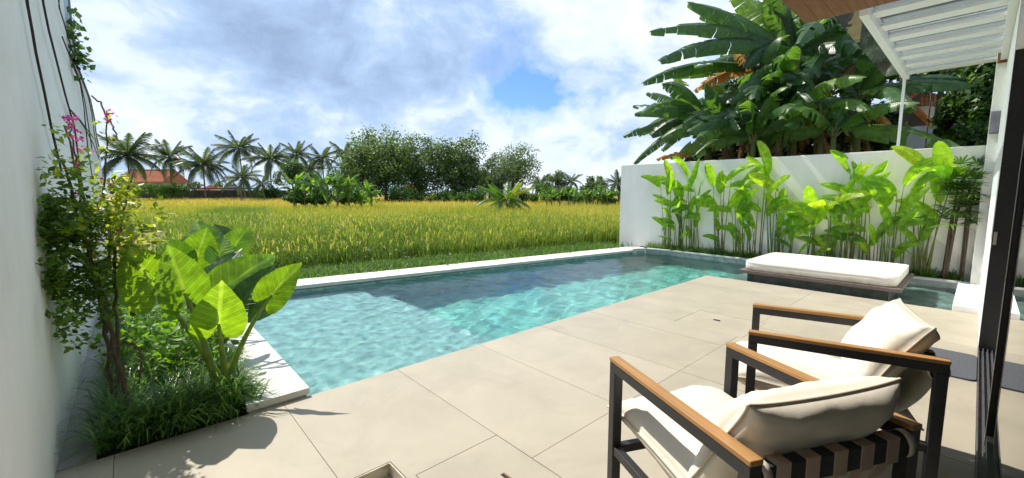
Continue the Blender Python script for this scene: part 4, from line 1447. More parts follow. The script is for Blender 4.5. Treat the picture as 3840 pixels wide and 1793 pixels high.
banana((11.9, 3.6, -.4), T(960, 640, 11.7), 'short banana plant with a broad blade hanging over the wall middle',
       [(T(785, 845, 11.1), .35, .26, .3, 0), (T(620, 640, 11.2), .4, .22, .25, 0), (T(1200, 520, 11.6), .3, .2, .5, 0), (T(880, 940, 11.4), .2, .18, .15, 0), (T(700, 900, 11.6), .3, .2, .15, 0)])
banana((12.4, 1.9, -.4), T(1545, 600, 12.2), 'banana plant with pale upright stalks beside the pergola post',
       [(T(1400, 530, 11.8), .35, .24, .25, 1, T(1750, 320, 12.6)), (T(1700, 440, 12.2), .25, .24, .6, 0), (T(1780, 850, 11.8), .25, .2, .8, 1, T(1600, 680, 12.2)), (T(1850, 330, 12.6), .4, .26, .35, 0),
        (T(1380, 420, 12.0), .4, .24, .3, 0), (T(1500, 300, 12.6), .25, .28, .35, 0), (T(1420, 790, 11.8), .35, .22, .3, 0), (T(1620, 480, 12.8), .2, .22, .55, 0)])
banana((13.2, 2.7, -.4), T(1300, 420, 13.0), 'dark banana plant deep in the grove behind the tallest one',
       [(T(1000, 480, 12.6), .4, .3, .15, 0), (T(1500, 480, 12.4), .4, .28, .2, 0), (T(1250, 120, 13.2), .4, .3, .45, 0), (T(1380, 650, 12.2), .3, .16, .9, 1), (T(1240, 680, 12.2), .25, .14, .95, 1), (T(1120, 700, 12.4), .3, .24, .1, 0)])


for k, (zx, zy, X, lb) in enumerate([(760, 800, 11.2, 'young banana sucker just behind the wall, leftmost'), (1060, 740, 11.3, 'young banana sucker below the tallest banana plant'),
                                     (1330, 700, 11.4, 'young banana sucker right of the tallest banana stem'), (1400, 810, 11.1, 'young banana sucker between the two tallest stems'), (900, 860, 10.9, 'lowest banana sucker peeping over the wall')]):
    c_ = T(zx, zy, X)
    banana((c_[0] + .1, c_[1], -.4), c_, lb, [], 'young banana suckers behind the garden wall', .08, 9)

# dark undergrowth between the stems
def bush(name, c, rad, n, size, m, label, cat, group=None, seed=1, vm=.4, trunk=True, lobes=7, base=None):
    r = np.random.default_rng(seed)
    c = np.array(c, float); rad = np.array(rad, float)
    b0 = np.array(base if base is not None else (c[0], c[1], GZ), float)
    e = empty(name, b0)
    tag(e, label, cat, group)
    lc_ = r.normal(size=(lobes, 3)); lc_ /= np.linalg.norm(lc_, axis=1)[:, None]; lc_ = lc_ * rad * r.uniform(.25, .65, (lobes, 1))
    lc_[:, 2] = np.maximum(lc_[:, 2], -rad[2] * .5)
    k = max(8, n // 28)
    li = r.integers(0, lobes, k)
    dr_ = r.normal(size=(k, 3)); dr_ /= np.linalg.norm(dr_, axis=1)[:, None]
    cc = lc_[li] + dr_ * rad * .50 * r.uniform(.45, 1.0, (k, 1)) ** .6
    ci = r.integers(0, k, n)
    pos = cc[ci] + r.normal(size=(n, 3)) * rad.mean() * .085
    nrm = unit_rows(dr_[ci] + np.array([0, 0, .7]))
    v, f = leafcloud(pos + c - b0, size * r.uniform(.6, 1.35, n), nrm, .75, r, .6)
    var = np.clip(r.normal(vm, .16, n) + .15 * r.normal(size=k)[ci], 0, 1)
    mesh_obj('crown', v, f, m, e, False, np.repeat(var, 4))
    if trunk:
        mb = MB()
        z0 = max(c[2] - rad[2] * .55, .3)
        top = np.array([c[0] - b0[0], c[1] - b0[1], z0 - b0[2]])
        rr_ = .028 * (rad[2] * 2)
        stalk(mb, (0, 0, 0), top, (r.normal(0, .1), r.normal(0, .1), 0), rr_, rr_ * .7, 8, 8)
        for q in lc_:
            stalk(mb, top - [0, 0, .05], c - b0 + q * .9, (0, 0, -.05 * rad[2]), rr_ * .55, rr_ * .12, 6, 7)
        mb.build('trunk', M['bark'], e, True)
    return e


def unit_rows(a):
    return a / (np.linalg.norm(a, axis=1)[:, None] + 1e-9)


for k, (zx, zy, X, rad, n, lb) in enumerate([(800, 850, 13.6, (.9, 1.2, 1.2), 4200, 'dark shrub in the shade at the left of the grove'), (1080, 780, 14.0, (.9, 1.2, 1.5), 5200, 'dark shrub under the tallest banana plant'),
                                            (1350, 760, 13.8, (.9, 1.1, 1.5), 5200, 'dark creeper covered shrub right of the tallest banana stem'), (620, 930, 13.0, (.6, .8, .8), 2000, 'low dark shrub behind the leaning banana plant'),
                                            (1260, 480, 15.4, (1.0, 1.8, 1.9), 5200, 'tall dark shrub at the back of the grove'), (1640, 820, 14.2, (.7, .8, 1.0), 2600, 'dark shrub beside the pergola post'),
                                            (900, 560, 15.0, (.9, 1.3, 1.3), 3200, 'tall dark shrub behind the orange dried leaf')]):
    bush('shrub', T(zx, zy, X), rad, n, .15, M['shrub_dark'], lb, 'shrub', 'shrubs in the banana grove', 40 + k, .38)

# creeper covered tree at the far right, seen past the pergola
for k, (px, py, X, rad, n, lb) in enumerate([(3635, 420, 13.5, (.7, .62, 1.0), 4200, 'creeper covered tree right of the neighbour roof'), (3705, 340, 13.0, (.6, .55, 1.5), 3600, 'creeper covered tree nearest the column'),
                                            (3500, 285, 14.5, (.7, 1.05, .36), 2200, 'leafy branch hanging over the neighbour roof'), (3680, 510, 12.6, (.5, .5, .6), 2200, 'creeper mass just above the garden wall beside the column')]):
    bush('creeper_tree', on_x(px, py, X), rad, n, .13, M['ivy'], lb, 'tree', 'creeper covered trees by the neighbour house', 60 + k, .4)

for k, (px, py, X, rad, n, lb) in enumerate([(3280, 150, 16.5, (1.2, 1.3, 1.6), 4200, 'tall leafy tree seen through the left part of the glass roof'), (3560, 110, 16.0, (1.2, 1.3, 1.5), 4200, 'tall leafy tree seen through the right part of the glass roof')]):
    bush('creeper_tree', on_x(px, py, X), rad, n, .2, M['ivy'], lb, 'tree', 'tall trees behind the pergola', 66 + k, .45)

# neighbour house behind the grove
nh = empty('neighbour_house', (19, 1.5, GZ))
tag(nh, 'mauve grey neighbour house with an orange tiled roof edge', 'house')
NO = np.array([19, 1.5, GZ])
M['mauve'] = surface('mauve_render', (.20, .18, .22), (.26, .235, .28), .9, 1, .2, 30, .1, coords='World')
M['pale_blue'] = surface('pale_grey_render', (.42, .46, .50), (.5, .54, .58), .9, 2, .3, 30, .1, coords='World')
M['orange_paint'] = surface('orange_ridge_tile', (.52, .17, .05), (.66, .25, .08), .7, 6, .2, 60, .2)
a = on_x(3280, 420, 17); b_ = on_x(3560, 300, 17)
gx0, gx1 = 17.0, 20.0
yl, yr = on_x(3300, 480, 17)[1], on_x(3640, 480, 17)[1]
z_e, z_r = on_x(3300, 420, 17)[2], on_x(3430, 338, 17)[2]
ym = on_x(3440, 340, 17)[1]
v = [(gx0, yl, GZ), (gx0, yr, GZ), (gx0, yr, z_e), (gx0, ym, z_r), (gx0, yl, z_e)]
v = v + [(gx1, y, z) for _, y, z in v]
mesh_obj('wall', np.array(v) - NO, [(0, 1, 2, 3, 4), (9, 8, 7, 6, 5)] + [((i + 1) % 5, i, 5 + i, 5 + (i + 1) % 5) for i in range(5)], M['mauve'], nh)
rt = empty('roof', (0, 0, 0)); bpy.data.objects.remove(rt)
p0, p1 = on_x(3392, 372, 16.6), on_x(3490, 462, 16.4)
q0, q1 = on_x(3440, 338, 16.8), on_x(3560, 360, 17.4)
rf = MB()
rf.tube(np.linspace(p0, p1, 8) - NO, .085, 8).tube(np.linspace(p0, q0, 6) - NO, .10, 8)
ridge = rf.build('ridge', M['orange_paint'], nh, True)
w0 = on_x(3440, 400, 16.5); w1 = on_x(3540, 395, 16.9); w2 = on_x(3545, 470, 16.9); w3 = on_x(3495, 470, 16.5)
mesh_obj('roof_panel', np.array([w0, w1, w2, w3, w0 + [.12, 0, 0], w1 + [.12, 0, 0], w2 + [.12, 0, 0], w3 + [.12, 0, 0]]) - NO, [(0, 1, 2, 3), (7, 6, 5, 4), (0, 4, 5, 1), (1, 5, 6, 2), (2, 6, 7, 3), (3, 7, 4, 0)], M['house_wall'], nh)
for k in range(16):
    i, j = k % 6, k // 6
    c = on_x(3455 + 16 * i, 345 + 17 * j + 2 * i, 16.35)
    MB().tube(np.array([c, c + [.0, -.02, -.08], c + [.03, -.03, -.11]]) - NO, .028, 6).build('roof_tile', M['orange_paint'], nh, True)
l0, l1 = on_x(3345, 482, 15.5), on_x(3560, 468, 15.5)
MB().box(np.array([15.5, l1[1], GZ]) - NO, np.array([15.9, l0[1], l0[2]]) - NO).build('parapet', M['pale_blue'], nh)

# ================================================================ the rice field and what stands beyond it
M['rice'] = foliage('rice', [(0, (.07, .14, .024)), (.3, (.20, .29, .042)), (.55, (.36, .38, .065)), (.8, (.56, .44, .11)), (1, (.68, .50, .20))], .45, (1.5, 1.45, .8), .6, .2)
M['verge'] = foliage('verge_grass', [(0, (.03, .085, .014)), (.5, (.085, .18, .022)), (1, (.20, .28, .05))], .42, (1.8, 1.8, .6), .5)
M['white_leaf'] = foliage('pale_undersides', [(0, (.45, .52, .42)), (1, (.72, .75, .68))], .3, (1, 1.1, .9), .4)
fr_ = np.random.default_rng(9)


def scatter(px0, px1, D0, D1, dens):
    """ground points spread evenly over the seen part of the field"""
    area = (px1 - px0) / 1582 * (D1 ** 2 - D0 ** 2) / 2
    n = int(area * dens)
    D = np.sqrt(fr_.uniform(D0 ** 2, D1 ** 2, n)); px = fr_.uniform(px0, px1, n)
    p = _fh[None] * D[:, None] + _rh[None] * ((px - 1920) / 1582 * D)[:, None]
    p[:, 2] = GZ
    return p, D, px


def smooth_noise(x, y, s, seed):
    r = np.random.default_rng(seed); o = np.zeros_like(x)
    for k in range(7):
        a, b_ = r.normal(0, 1 / s, 2)
        o += np.sin(a * x + b_ * y + r.uniform(0, 6.3))
    return o / 2.6


def edge_dist(p):
    """distance beyond the outer edge of the far coping"""
    return (p[:, 1] - far_y(p[:, 0], .52)) * .985


RV, RF, RA = [], [], []; nv = 0
for (D0, D1, dens, per, L0, w0, tr) in [(8, 15, 24, 14, .84, .014, 3), (15, 27, 17, 10, .82, .021, 3), (27, 52, 8, 7, .8, .045, 1), (52, 120, 2.6, 5, .8, .12, 1)]:
    p, D, px = scatter(200, 2700, D0, D1, dens)
    ed = edge_dist(p)
    keep = (ed > 2.0 + .35 * smooth_noise(p[:, 0], p[:, 1], 1.2, 2)) | (p[:, 0] < -1.0)
    keep &= (p[:, 0] > .7 + .05 * (p[:, 1] - 8)) | (p[:, 1] > 26)
    keep &= ~((p[:, 0] > 9.9) & (p[:, 1] < 7.0))
    p, D, ed = p[keep], D[keep], ed[keep]
    n = len(p)
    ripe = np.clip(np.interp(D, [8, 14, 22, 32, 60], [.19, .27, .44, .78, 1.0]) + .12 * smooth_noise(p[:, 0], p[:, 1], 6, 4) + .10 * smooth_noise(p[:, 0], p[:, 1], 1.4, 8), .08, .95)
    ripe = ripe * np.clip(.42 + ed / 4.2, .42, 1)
    hgt = 1 + .17 * smooth_noise(p[:, 0], p[:, 1], 3, 5)
    base = np.repeat(p, per, 0); N_ = len(base)
    base[:, :2] += fr_.normal(0, .05 if tr == 3 else .12 if D1 < 60 else .3, (N_, 2))
    L = L0 * np.repeat(hgt, per) * fr_.uniform(.7, 1.15, N_)
    v, f, bi = tufts(base, fr_.uniform(0, 6.283, N_), L, np.abs(fr_.normal(.12, .16, N_)), w0 * fr_.uniform(.7, 1.3, N_), fr_.uniform(.2, 1.7, N_) ** 1.2, tr)
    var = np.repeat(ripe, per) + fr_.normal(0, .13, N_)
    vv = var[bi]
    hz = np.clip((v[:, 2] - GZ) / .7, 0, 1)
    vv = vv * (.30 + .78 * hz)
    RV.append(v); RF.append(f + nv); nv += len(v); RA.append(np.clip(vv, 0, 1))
# ripe heads bending over in the nearer rows
p, D, px = scatter(200, 2700, 8, 24, 12)
ed = edge_dist(p)
k = (ed > 1.9) & (p[:, 0] > .7) & ~((p[:, 0] > 9.9) & (p[:, 1] < 7.0))
p = np.repeat(p[k], 2, 0); n = len(p)
p[:, :2] += fr_.normal(0, .06, (n, 2)); p[:, 2] = GZ + fr_.uniform(.48, .72, n)
v, f, bi = tufts(p, fr_.uniform(0, 6.283, n), fr_.uniform(.16, .30, n), np.abs(fr_.normal(.3, .2, n)), fr_.uniform(.016, .030, n), fr_.uniform(1.2, 2.2, n))
RV.append(v); RF.append(f + nv); nv += len(v); RA.append(np.clip(fr_.normal(.47, .15, n), 0, 1)[bi])
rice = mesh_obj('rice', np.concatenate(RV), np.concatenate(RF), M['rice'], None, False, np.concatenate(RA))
tag(rice, 'ripening rice crop turning from green to gold across the field', 'rice', kind='stuff')

# grass verge between coping and rice
VV, VF, VA = [], [], []; nv = 0
p, D, px = scatter(300, 2500, 7, 17, 62)
ed = edge_dist(p)
k = (ed > -.02) & (ed < 2.3) & (p[:, 0] < 10.6)
p, ed = p[k], ed[k]
p[:, 2] = np.interp(ed, [0, .55, 1.9, 2.3], [-.01, -.05, -.14, GZ])
per = 9
base = np.repeat(p, per, 0); base[:, :2] += fr_.normal(0, .05, (len(base), 2)); n = len(base)
v, f, bi = tufts(base, fr_.uniform(0, 6.283, n), fr_.uniform(.08, .26, n), np.abs(fr_.normal(.5, .35, n)), fr_.uniform(.008, .016, n), fr_.uniform(.2, 1.4, n))
VV.append(v); VF.append(f); VA.append(np.clip(fr_.normal(.42, .22, n), 0, 1)[bi]); nv = len(v)
o = mesh_obj('verge_grass', np.concatenate(VV), np.concatenate(VF), M['verge'], None, False, np.concatenate(VA))
tag(o, 'short green grass verge between the pool coping and the rice', 'grass', kind='stuff')
# sloping verge ground
vs = []; xs_ = np.linspace(-.6, 10.6, 30)
for x in xs_:
    y0 = far_y(x, .50)
    vs += [(x, y0, -.02), (x, y0 + .55, -.06), (x, y0 + 1.9, -.15), (x, y0 + 2.35, GZ + .004)]
fs_ = [(4 * i + j, 4 * i + 4 + j, 4 * i + 5 + j, 4 * i + 1 + j) for i in range(29) for j in range(3)]
struct(mesh_obj('verge', vs, fs_, surface('verge_soil', (.04, .055, .02), (.08, .09, .03), .95, 4, .5, 30, .1, coords='World')))

# weeds with pale leaves near the coping
V, F = leafcloud(*(lambda n: (np.stack([*(lambda P: (P[:, 0], P[:, 1]))(np.array([on_z(fr_.uniform(1150, 1700), fr_.uniform(905, 990), -.1) for _ in range(n)])), fr_.uniform(-.2, .22, n)], -1), .07 * fr_.uniform(.6, 1.2, n)))(46), np.array([-.3, -.4, .8]), .6, fr_, .75)
o = mesh_obj('pale_weed', V, F, M['white_leaf'], None, False, np.repeat(fr_.random(46), 4))
tag(o, 'pale leaved weeds scattered along the front of the rice', 'weed', kind='stuff')

# tall grass on the field path at the left
p, D, px = scatter(560, 1010, 10, 34, 22)
k = (np.abs(px - np.interp(D, [10, 16, 34], [760, 800, 930])) < np.interp(D, [10, 34], [190, 90])) & (edge_dist(p) > .9)
p = p[k]; per = 12
base = np.repeat(p, per, 0); base[:, :2] += fr_.normal(0, .09, (len(base), 2)); n = len(base)
v, f, bi = tufts(base, fr_.uniform(0, 6.283, n), fr_.uniform(.35, 1.15, n), np.abs(fr_.normal(.4, .25, n)), fr_.uniform(.014, .03, n), fr_.uniform(.2, 1.2, n))
o = mesh_obj('path_grass', v, f, M['verge'], None, False, np.clip(fr_.normal(.62, .25, n), 0, 1)[bi])
tag(o, 'tall pale green grass on the field path at the left', 'grass', kind='stuff')

# ---------------------------------------------------------------- coconut palms
M['frond'] = foliage('palm_frond', [(0, (.032, .056, .03)), (.5, (.06, .095, .044)), (1, (.12, .165, .055))], .4, (1.6, 1.6, .7), .45, .4, objrand=.5)
M['frond_young'] = foliage('young_palm_frond', [(0, (.05, .13, .02)), (.6, (.14, .25, .03)), (1, (.38, .34, .05))], .45, (2.0, 1.9, .6), .4, .4, objrand=.7)


def frond_mesh(seed, m, n=34, width=.27, bow=.55, lw=.030):
    r = np.random.default_rng(seed)
    t = np.linspace(0, 1, 14)
    # unit length, along +x, bowing down
    pts = np.stack([t - .10 * bow * t ** 2, np.zeros(14), .30 * t - bow * .62 * t ** 2.2], -1)
    mb = MB().tube(pts, np.linspace(.011, .003, 14), 4, .35)
    ts = np.linspace(.12, .99, n)
    V, F = [], []
    for s in (-1, 1):
        for q in ts:
            c = np.array([np.interp(q, t, pts[:, i]) for i in range(3)])
            tg = unit(np.array([np.interp(min(1, q + .03), t, pts[:, i]) for i in range(3)]) - c + 1e-6)
            ll = width * (math.sin(math.pi * (q * .86 + .10)) ** .7) * r.uniform(.85, 1.1)
            d = unit(tg * .75 + np.array([0, s * .9, 0]) + np.array([0, 0, -.25 - .35 * r.random()]))
            mid = c + d * ll * .55
            tip = mid + unit(d + np.array([0, 0, -.7])) * ll * .5
            w = tg * lw * .5
            b0 = len(V)
            V += [c - w, c + w, mid + w * .8, mid - w * .8, tip]
            F += [(b0, b0 + 1, b0 + 2, b0 + 3), (b0 + 3, b0 + 2, b0 + 4)]
    mb.add(V, F, .5)
    vv = np.concatenate(mb.v)
    return mesh_data('frond', vv, mb.f, m, False, np.concatenate(mb.var))


FR = [frond_mesh(i, M['frond'], 36, .26, b_, .027) for i, b_ in enumerate((.25, .5, .75, 1.0, 1.25))]
FRY = [frond_mesh(20 + i, M['frond_young'], 40, .25, b_) for i, b_ in enumerate((.3, .55, .8, 1.0))]


def palm(px, py, D, rpx, label, r, nf=19, lean=0.0, young=False, ground_py=None):
    top = at_depth(px, py, D)
    fl = rpx / 1582 * D * 1.12
    base = top.copy(); base[2] = GZ
    base[:2] += (_rh * lean)[:2]
    e = empty('coconut_palm', base)
    tag(e, label, 'palm', 'young palm' if young else 'coconut palms beyond the field')
    h = top[2] - GZ
    mb = MB(); stalk(mb, (0, 0, 0), top - base, (r.normal(0, .3), r.normal(0, .3), 0), .17 if not young else .14, .11, 8, 10)
    mb.build('trunk', M['palm_bark'], e, True)
    for k in range(nf):
        u = (k + .5) / nf
        el = 1.35 - 1.75 * u + r.normal(0, .08)          # upright ones first, then hanging
        az = k * 2.399 + r.normal(0, .15)
        ms = FRY if young else FR
        o = link('frond', ms[int(np.clip(u * len(ms) + r.normal(0, .5), 0, len(ms) - 1))], e)
        o.location = top - base
        sc = fl * r.uniform(.85, 1.08) * (1.0 if u > .15 else .8)
        o.rotation_euler = (r.normal(0, .2), -el * .85 + .25, az)
        o.scale = (sc, sc, sc)
    if not young:
        cb = MB()
        for k in range(7):
            a = r.uniform(0, 6.28); c = top - base + np.array([.3 * math.cos(a), .3 * math.sin(a), -.25 - .3 * r.random()])
            cb.tube([c + [0, 0, -.16], c + [0, 0, -.1], c, c + [0, 0, .1], c + [0, 0, .16]], [.03, .11, .15, .11, .03], 6)
        cb.build('coconut_cluster', M['palm_bark'], e, True)
    return e


pr = np.random.default_rng(33)
PALMS = [(478, 585, 80, 118, 'large palm right behind the bougainvillea', 24), (637, 592, 92, 92, 'palm in front of the orange roof', 18), (762, 622, 88, 96, 'bushy palm with two trunks below it, right of the orange roof', 24),
         (897, 560, 95, 92, 'tallest palm, rising over a shorter one', 18), (908, 668, 78, 74, 'short palm directly below the tallest palm', 17), (1015, 598, 92, 90, 'palm right of the tallest palm', 19),
         (1113, 582, 104, 70, 'palm above the small round tree', 17), (1208, 595, 104, 66, 'first of the two palms crowded beside the big tree', 18), (1292, 580, 108, 62, 'palm touching the left side of the big tree', 17),
         (985, 690, 84, 48, 'small young palm with upright fronds by the dark fence', 12), (1160, 640, 100, 60, 'dim palm filling the gap above the banana clump', 16), (2025, 690, 66, 56, 'short palm right of the round topped tree', 17),
         (2142, 680, 72, 48, 'palm standing alone against the sky at the right', 15), (2318, 690, 58, 60, 'palm half hidden by the garden wall end', 18)]
for px, py, D, rp, lb, nf in PALMS:
    palm(px, py, D, rp * .98, lb, pr, nf + 3, pr.normal(0, .5))
palm(1900, 752, 36, 108, 'young bright green coconut palm growing in the rice', pr, 17, 0, True)


# ---------------------------------------------------------------- broadleaf trees
M['tree'] = foliage('tree_leaf', [(0, (.045, .08, .03)), (.5, (.105, .165, .055)), (1, (.19, .26, .08))], .4, (1.7, 1.8, .7), .5, .3)
M['tree_b'] = foliage('round_tree_leaf', [(0, (.06, .10, .045)), (.5, (.12, .175, .075)), (1, (.20, .26, .11))], .4, (1.6, 1.7, .8), .5, .3)
M['hedge'] = foliage('hedge_leaf', [(0, (.035, .08, .022)), (.5, (.075, .16, .035)), (1, (.16, .26, .05))], .42, (1.8, 1.9, .6), .5, .3)


def far_tree(px, py, rx, ry, D, n, size, label, m, seed, vm=.45, lobes=9, name='broadleaf_tree', cat='tree', group='broadleaf trees beyond the field', rd=None):
    c = at_depth(px, py, D)
    k = D / 1582
    bush(name, c, ((rd or rx) * k, rx * k, ry * k), n, size, m, label, cat, group, seed, vm, True, lobes)


far_tree(1445, 605, 160, 135, 74, 13000, .42, 'biggest tree, left half of the large clump', M['tree'], 71, .45, 14)
far_tree(1390, 655, 115, 110, 70, 6000, .40, 'lower tree at the foot of the biggest tree', M['tree'], 72, .4, 9)
far_tree(1705, 600, 125, 125, 74, 10000, .42, 'upright tree, right half of the large clump', M['tree'], 73, .42, 12)
far_tree(1575, 635, 120, 115, 77, 7000, .42, 'tree joining the two halves of the large clump', M['tree'], 74, .4, 10)
far_tree(1740, 680, 100, 80, 72, 4200, .4, 'low tree under the right side of the large clump', M['tree'], 75, .3, 8)
far_tree(1835, 655, 70, 80, 80, 3200, .38, 'tree filling the gap left of the rounded grey green tree', M['tree'], 120, .45, 8)
far_tree(2085, 690, 60, 50, 74, 2400, .32, 'small tree between the two right hand palms', M['tree_b'], 121, .5, 8)
far_tree(1290, 655, 70, 75, 78, 3200, .38, 'tree behind the palm beside the biggest tree', M['tree'], 122, .4, 8)
far_tree(1925, 625, 112, 100, 78, 7600, .34, 'rounded grey green tree behind the young palm', M['tree_b'], 76, .5, 12)
far_tree(1870, 690, 80, 55, 76, 2600, .36, 'low tree left of the young palm', M['tree'], 77, .3, 7)
far_tree(1095, 660, 68, 60, 80, 3600, .36, 'small dark round tree behind the banana clump', M['tree'], 78, .3, 8)
far_tree(2225, 705, 55, 48, 60, 2400, .3, 'small leafy tree near the garden wall end', M['tree_b'], 79, .5, 8)
far_tree(1510, 735, 90, 38, 68, 2400, .36, 'dark bush line at the foot of the large clump', M['hedge'], 80, .25, 8, 'bush', 'bush', 'bushes along the far edge of the field')
far_tree(1660, 738, 90, 36, 68, 2200, .36, 'dark bush below the upright tree', M['hedge'], 81, .25, 8, 'bush', 'bush', 'bushes along the far edge of the field')
far_tree(1790, 738, 70, 34, 66, 1800, .34, 'dark bush left of the young palm', M['hedge'], 82, .25, 7, 'bush', 'bush', 'bushes along the far edge of the field')
far_tree(2080, 738, 75, 30, 58, 1800, .28, 'bright bush under the short palm on the right', M['hedge'], 83, .6, 7, 'bush', 'bush', 'bushes along the far edge of the field')
far_tree(2190, 738, 70, 32, 56, 1800, .28, 'bright bush between the palm and the wall', M['hedge'], 84, .6, 7, 'bush', 'bush', 'bushes along the far edge of the field')
far_tree(2290, 735, 50, 40, 52, 1600, .28, 'bush touching the garden wall end', M['hedge'], 85, .45, 7, 'bush', 'bush', 'bushes along the far edge of the field')
far_tree(560, 712, 75, 30, 88, 2400, .34, 'green hedge bush under the orange roof, left half', M['hedge'], 86, .7, 7, 'bush', 'bush', 'hedge bushes by the orange roof')
far_tree(645, 714, 60, 30, 86, 2200, .34, 'green hedge bush under the orange roof, right half', M['hedge'], 87, .7, 7, 'bush', 'bush', 'hedge bushes by the orange roof')
far_tree(1300, 720, 60, 40, 60, 1800, .3, 'bush between the banana clump and the large trees', M['hedge'], 88, .45, 7, 'bush', 'bush', 'bushes along the far edge of the field')
far_tree(1000, 728, 60, 20, 90, 900, .3, 'low scrub in front of the dark fence', M['hedge'], 89, .35, 6, 'bush', 'bush', 'bushes along the far edge of the field')
for k, (px, py, rx, ry, lb) in enumerate([(1110, 735, 60, 28, 'weedy bush at the left foot of the banana clump'), (1210, 742, 70, 26, 'weedy bush under the middle of the banana clump'), (1330, 742, 70, 28, 'weedy bush at the right foot of the banana clump'),
                                          (2050, 722, 60, 36, 'bush behind the short palm on the right'), (2140, 722, 60, 30, 'bush below the lone right hand palm'), (2255, 715, 60, 50, 'tall bush left of the garden wall end'), (1960, 735, 70, 30, 'bush right behind the young palm'),
                                          (1000, 715, 50, 30, 'bush beside the small upright palm'), (1180, 690, 60, 45, 'shadowy tree behind the banana clump')]):
    far_tree(px, py, rx, ry, [44, 44, 45, 60, 58, 54, 62, 86, 66][k], 2200, .26 if k < 3 else .32, lb, M['hedge'], 110 + k, [.5, .5, .5, .35, .5, .45, .3, .35, .3][k], 7, 'bush', 'bush', 'bushes along the far edge of the field')
for k, (px, py) in enumerate([(740, 700), (830, 695), (870, 700), (1245, 690), (700, 705)]):
    far_tree(px, py, 26, 22, 170, 700, .6, ['far hazy tree left of the small orange roof', 'far hazy tree over the small orange roof', 'far hazy tree right of the small orange roof', 'far hazy tree above the banana clump', 'far hazy tree beside the big orange roof'][k], M['tree_b'], 95 + k, .6, 6, 'broadleaf_tree', 'tree', 'hazy trees on the horizon')

# banana clump standing in the field
cl = np.random.default_rng(77)
BC = [(1100, 742, 640, 'leftmost banana plant of the field clump'), (1140, 748, 668, 'second banana plant from the left in the field clump'), (1185, 750, 648, 'banana plant left of the middle of the field clump'),
      (1225, 752, 640, 'banana plant in the middle of the field clump'), (1262, 754, 655, 'banana plant right of the middle of the field clump'), (1310, 756, 646, 'banana plant with a pale yellow leaf in the field clump'),
      (1355, 756, 662, 'second banana plant from the right in the field clump'), (1392, 754, 680, 'rightmost banana plant of the field clump')]
for px, pyb, pyt, lb in BC:
    D = 42 + cl.normal(0, 1.5)
    g = at_depth(px, pyb, D); top = at_depth(px + cl.normal(0, 6), pyt + 50, D); g[2] = GZ
    lv_ = []
    for k in range(17):
        a = cl.uniform(0, 6.28); ln = cl.uniform(1.2, 2.1)
        el = cl.uniform(.15, 1.2)
        tip = top + ln * np.array([math.cos(a) * math.cos(el), math.sin(a) * math.cos(el), math.sin(el) - .15])
        tip[2] = max(tip[2] - (1.5 * cl.random() if k > 8 else 0), .2)
        lv_.append((tip, cl.uniform(.3, .6), cl.uniform(.22, .3), float(np.clip(cl.normal(.62, .2), 0, 1)), 0))
    e = empty('banana_plant', g)
    tag(e, lb, 'banana plant', 'banana plants in the field')
    mb = MB(); stalk(mb, (0, 0, 0), top - g, (cl.normal(0, .1), cl.normal(0, .1), 0), .13, .08, 7, 7); mb.build('trunk', M['banana_stem'], e, True)
    for q, (tip, arch, w, vr, _) in enumerate(lv_):
        st, tp = (top - g) * (1 if q <= 8 else cl.uniform(.35, .9)), tip - g
        leaf_obj('leaf', blade(st, (st + tp) / 2 + [0, 0, arch], tp, w, np.array([-.2, -.2, 1.0]), 12, .3, .3, .5, cl, paddle, 2), M['banana'], e, vr)
for k in range(9):   # low banana plants along the right edge
    px = 2040 + k * 30 + cl.normal(0, 6); D = 50
    g = at_depth(px, 750, D); g[2] = GZ; top = at_depth(px, 735 + cl.normal(0, 4), D)
    e = empty('banana_plant', g)
    tag(e, 'low banana plant in the far right field row, ' + ['leftmost', 'second from left', 'third from left', 'fourth from left', 'middle one', 'fourth from right', 'third from right', 'second from right', 'rightmost by the wall'][k], 'banana plant', 'low banana row at the right field edge')
    mb = MB(); stalk(mb, (0, 0, 0), top - g, (0, 0, 0), .10, .06, 6, 5); mb.build('trunk', M['banana_stem'], e, True)
    for q in range(6):
        a = cl.uniform(0, 6.28); ln = cl.uniform(.9, 1.5); el = cl.uniform(.2, 1.2)
        st = top - g; tp = st + ln * np.array([math.cos(a) * math.cos(el), math.sin(a) * math.cos(el), math.sin(el)])
        leaf_obj('leaf', blade(st, (st + tp) / 2 + [0, 0, .25], tp, .2, np.array([-.2, -.2, 1.0]), 8, .3, .2, .5, cl, paddle, 2), M['banana'], e, float(np.clip(cl.normal(.6, .2), 0, 1)))


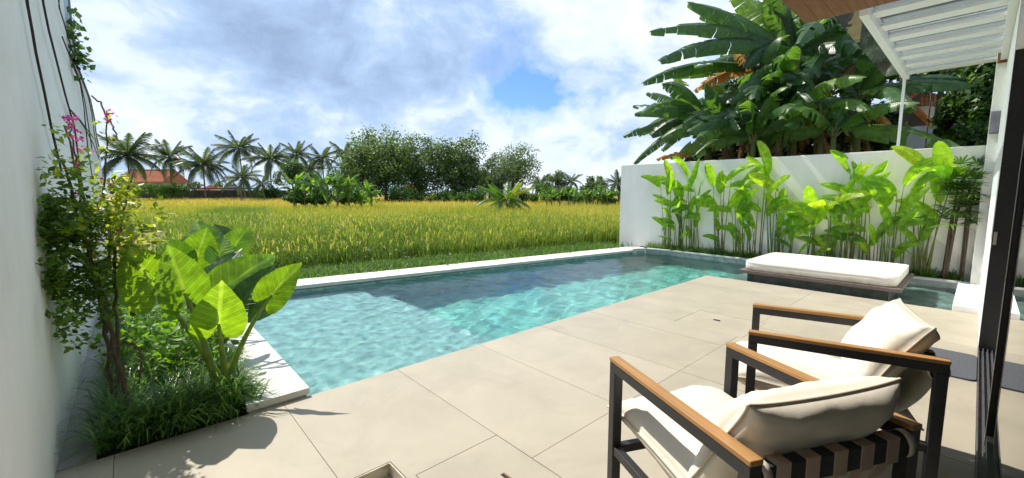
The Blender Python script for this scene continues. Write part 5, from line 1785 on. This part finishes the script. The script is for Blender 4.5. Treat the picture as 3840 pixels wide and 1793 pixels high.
# ---------------------------------------------------------------- far houses and fence
def far_house(px0, px1, py_ridge, py_eave, D, label, roofm, wallm, depth=7.0, hip=.25):
    a = at_depth(px0, py_eave, D); b_ = at_depth(px1, py_eave, D); zr = at_depth((px0 + px1) / 2, py_ridge, D)[2]
    c = (a + b_) / 2; hw = np.linalg.norm(b_ - a) / 2
    e = empty('house', (c[0], c[1], GZ), math.atan2(_rh[1], _rh[0]))
    tag(e, label, 'house', 'houses beyond the field')
    ze = a[2] - GZ; zt = zr - GZ
    MB().box((-hw * .9, -depth * .4, 0), (hw * .9, depth * .4, ze - .02)).build('wall', wallm, e)
    rx = hw * (1 - hip)
    v = [(-hw, -depth / 2, ze), (hw, -depth / 2, ze), (hw, depth / 2, ze), (-hw, depth / 2, ze), (-rx, 0, zt), (rx, 0, zt),
         (-hw, -depth / 2, ze - .15), (hw, -depth / 2, ze - .15), (hw, depth / 2, ze - .15), (-hw, depth / 2, ze - .15)]
    rf = mesh_obj('roof', v, [(0, 1, 5, 4), (1, 2, 5), (2, 3, 4, 5), (3, 0, 4), (0, 6, 7, 1), (1, 7, 8, 2), (2, 8, 9, 3), (3, 9, 6, 0), (9, 8, 7, 6)], roofm, e)
    # tile courses
    for q in range(10):
        t0 = (q + .5) / 10
        y = -depth / 2 * (1 - t0) - .02; z = ze + (zt - ze) * t0
        w_ = hw + (rx - hw) * t0
        MB().beam((-w_, y, z + .02), (w_, y, z + .02), .10, .07).build('tile_course', roofm, rf)
    MB().tube([(-rx, 0, zt + .05), (rx, 0, zt + .05)], .14, 6).build('ridge', M['roof_dark'], rf)
    for q in (-.5, 0, .5):
        MB().box((hw * q - .5, -depth * .4 - .03, ze * .35), (hw * q + .5, -depth * .4 - .005, ze * .8)).build('window', M['dark_wall'], e)
    return e


far_house(486, 664, 638, 684, 108, 'large house with an orange tiled roof on the left', M['roof_tile'], M['house_wall'], 9, .02)
far_house(765, 835, 698, 713, 125, 'small house with an orange hipped roof behind the dark fence', M['roof_tile'], M['house_wall'], 7, .45)
far_house(846, 900, 696, 722, 120, 'small house with a grey roof behind the dark fence', M['roof_dark'], M['house_wall'], 7, .4)
far_house(1525, 1560, 690, 706, 110, 'house with a red roof glimpsed between the large trees', M['roof_tile'], M['house_wall'], 6, .2)
far_house(2065, 2125, 700, 728, 72, 'low house with a dark roof behind the right hand palms', M['roof_dark'], M['house_wall'], 6, .3)
fe = empty('field_wall', at_depth(800, 735, 98) * [1, 1, 0] + [0, 0, GZ], math.atan2(_rh[1], _rh[0]))
tag(fe, 'long dark boundary wall along the far left field edge', 'wall')
w0, w1 = -360 / 1582 * 98, 330 / 1582 * 98
zt = at_depth(800, 712, 98)[2] - GZ
npan = 14
for k in range(npan):
    x0 = w0 + (w1 - w0) * k / npan; x1 = w0 + (w1 - w0) * (k + 1) / npan
    MB().box((x0 + .02, -.08, 0), (x1 - .02, .08, zt - .1 - .1 * (k % 2))).build('panel', M['dark_wall'], fe)
    MB().box((x1 - .12, -.14, 0), (x1 + .12, .14, zt + .05)).build('pier', M['dark_wall'], fe)
MB().box((w0 + 16, 1.2, zt + .2), (w1 - 12, 3.5, zt + .45)).box((w0 + 16.2, 2.2, 0), (w0 + 16.5, 2.5, zt + .2)).box((w1 - 12.5, 2.2, 0), (w1 - 12.2, 2.5, zt + .2)).build('lean_to_roof', M['roof_dark'], fe)
pole = empty('utility_pole', at_depth(2094, 740, 74) * [1, 1, 0] + [0, 0, GZ])
tag(pole, 'thin utility pole standing between the right hand palms', 'pole')
hh = at_depth(2094, 668, 74)[2] - GZ
MB().tube([(0, 0, 0), (0, 0, hh * .5), (0, 0, hh)], .10, 7).build('shaft', M['palm_bark'], pole, True)
MB().beam((-.9, .5, hh * .92), (.9, -.5, hh * .92), .1, .1).build('cross_arm', M['palm_bark'], pole)

# sunlight passes through the water
try:
    sun_d.cycles.is_caustics_light = True
    water.cycles.is_caustics_caster = True
    for o in [pool] + list(pool.children) + list(bk.children):
        if o.type == 'MESH':
            o.cycles.is_caustics_receiver = True
except Exception as e:
    print('caustics', e)
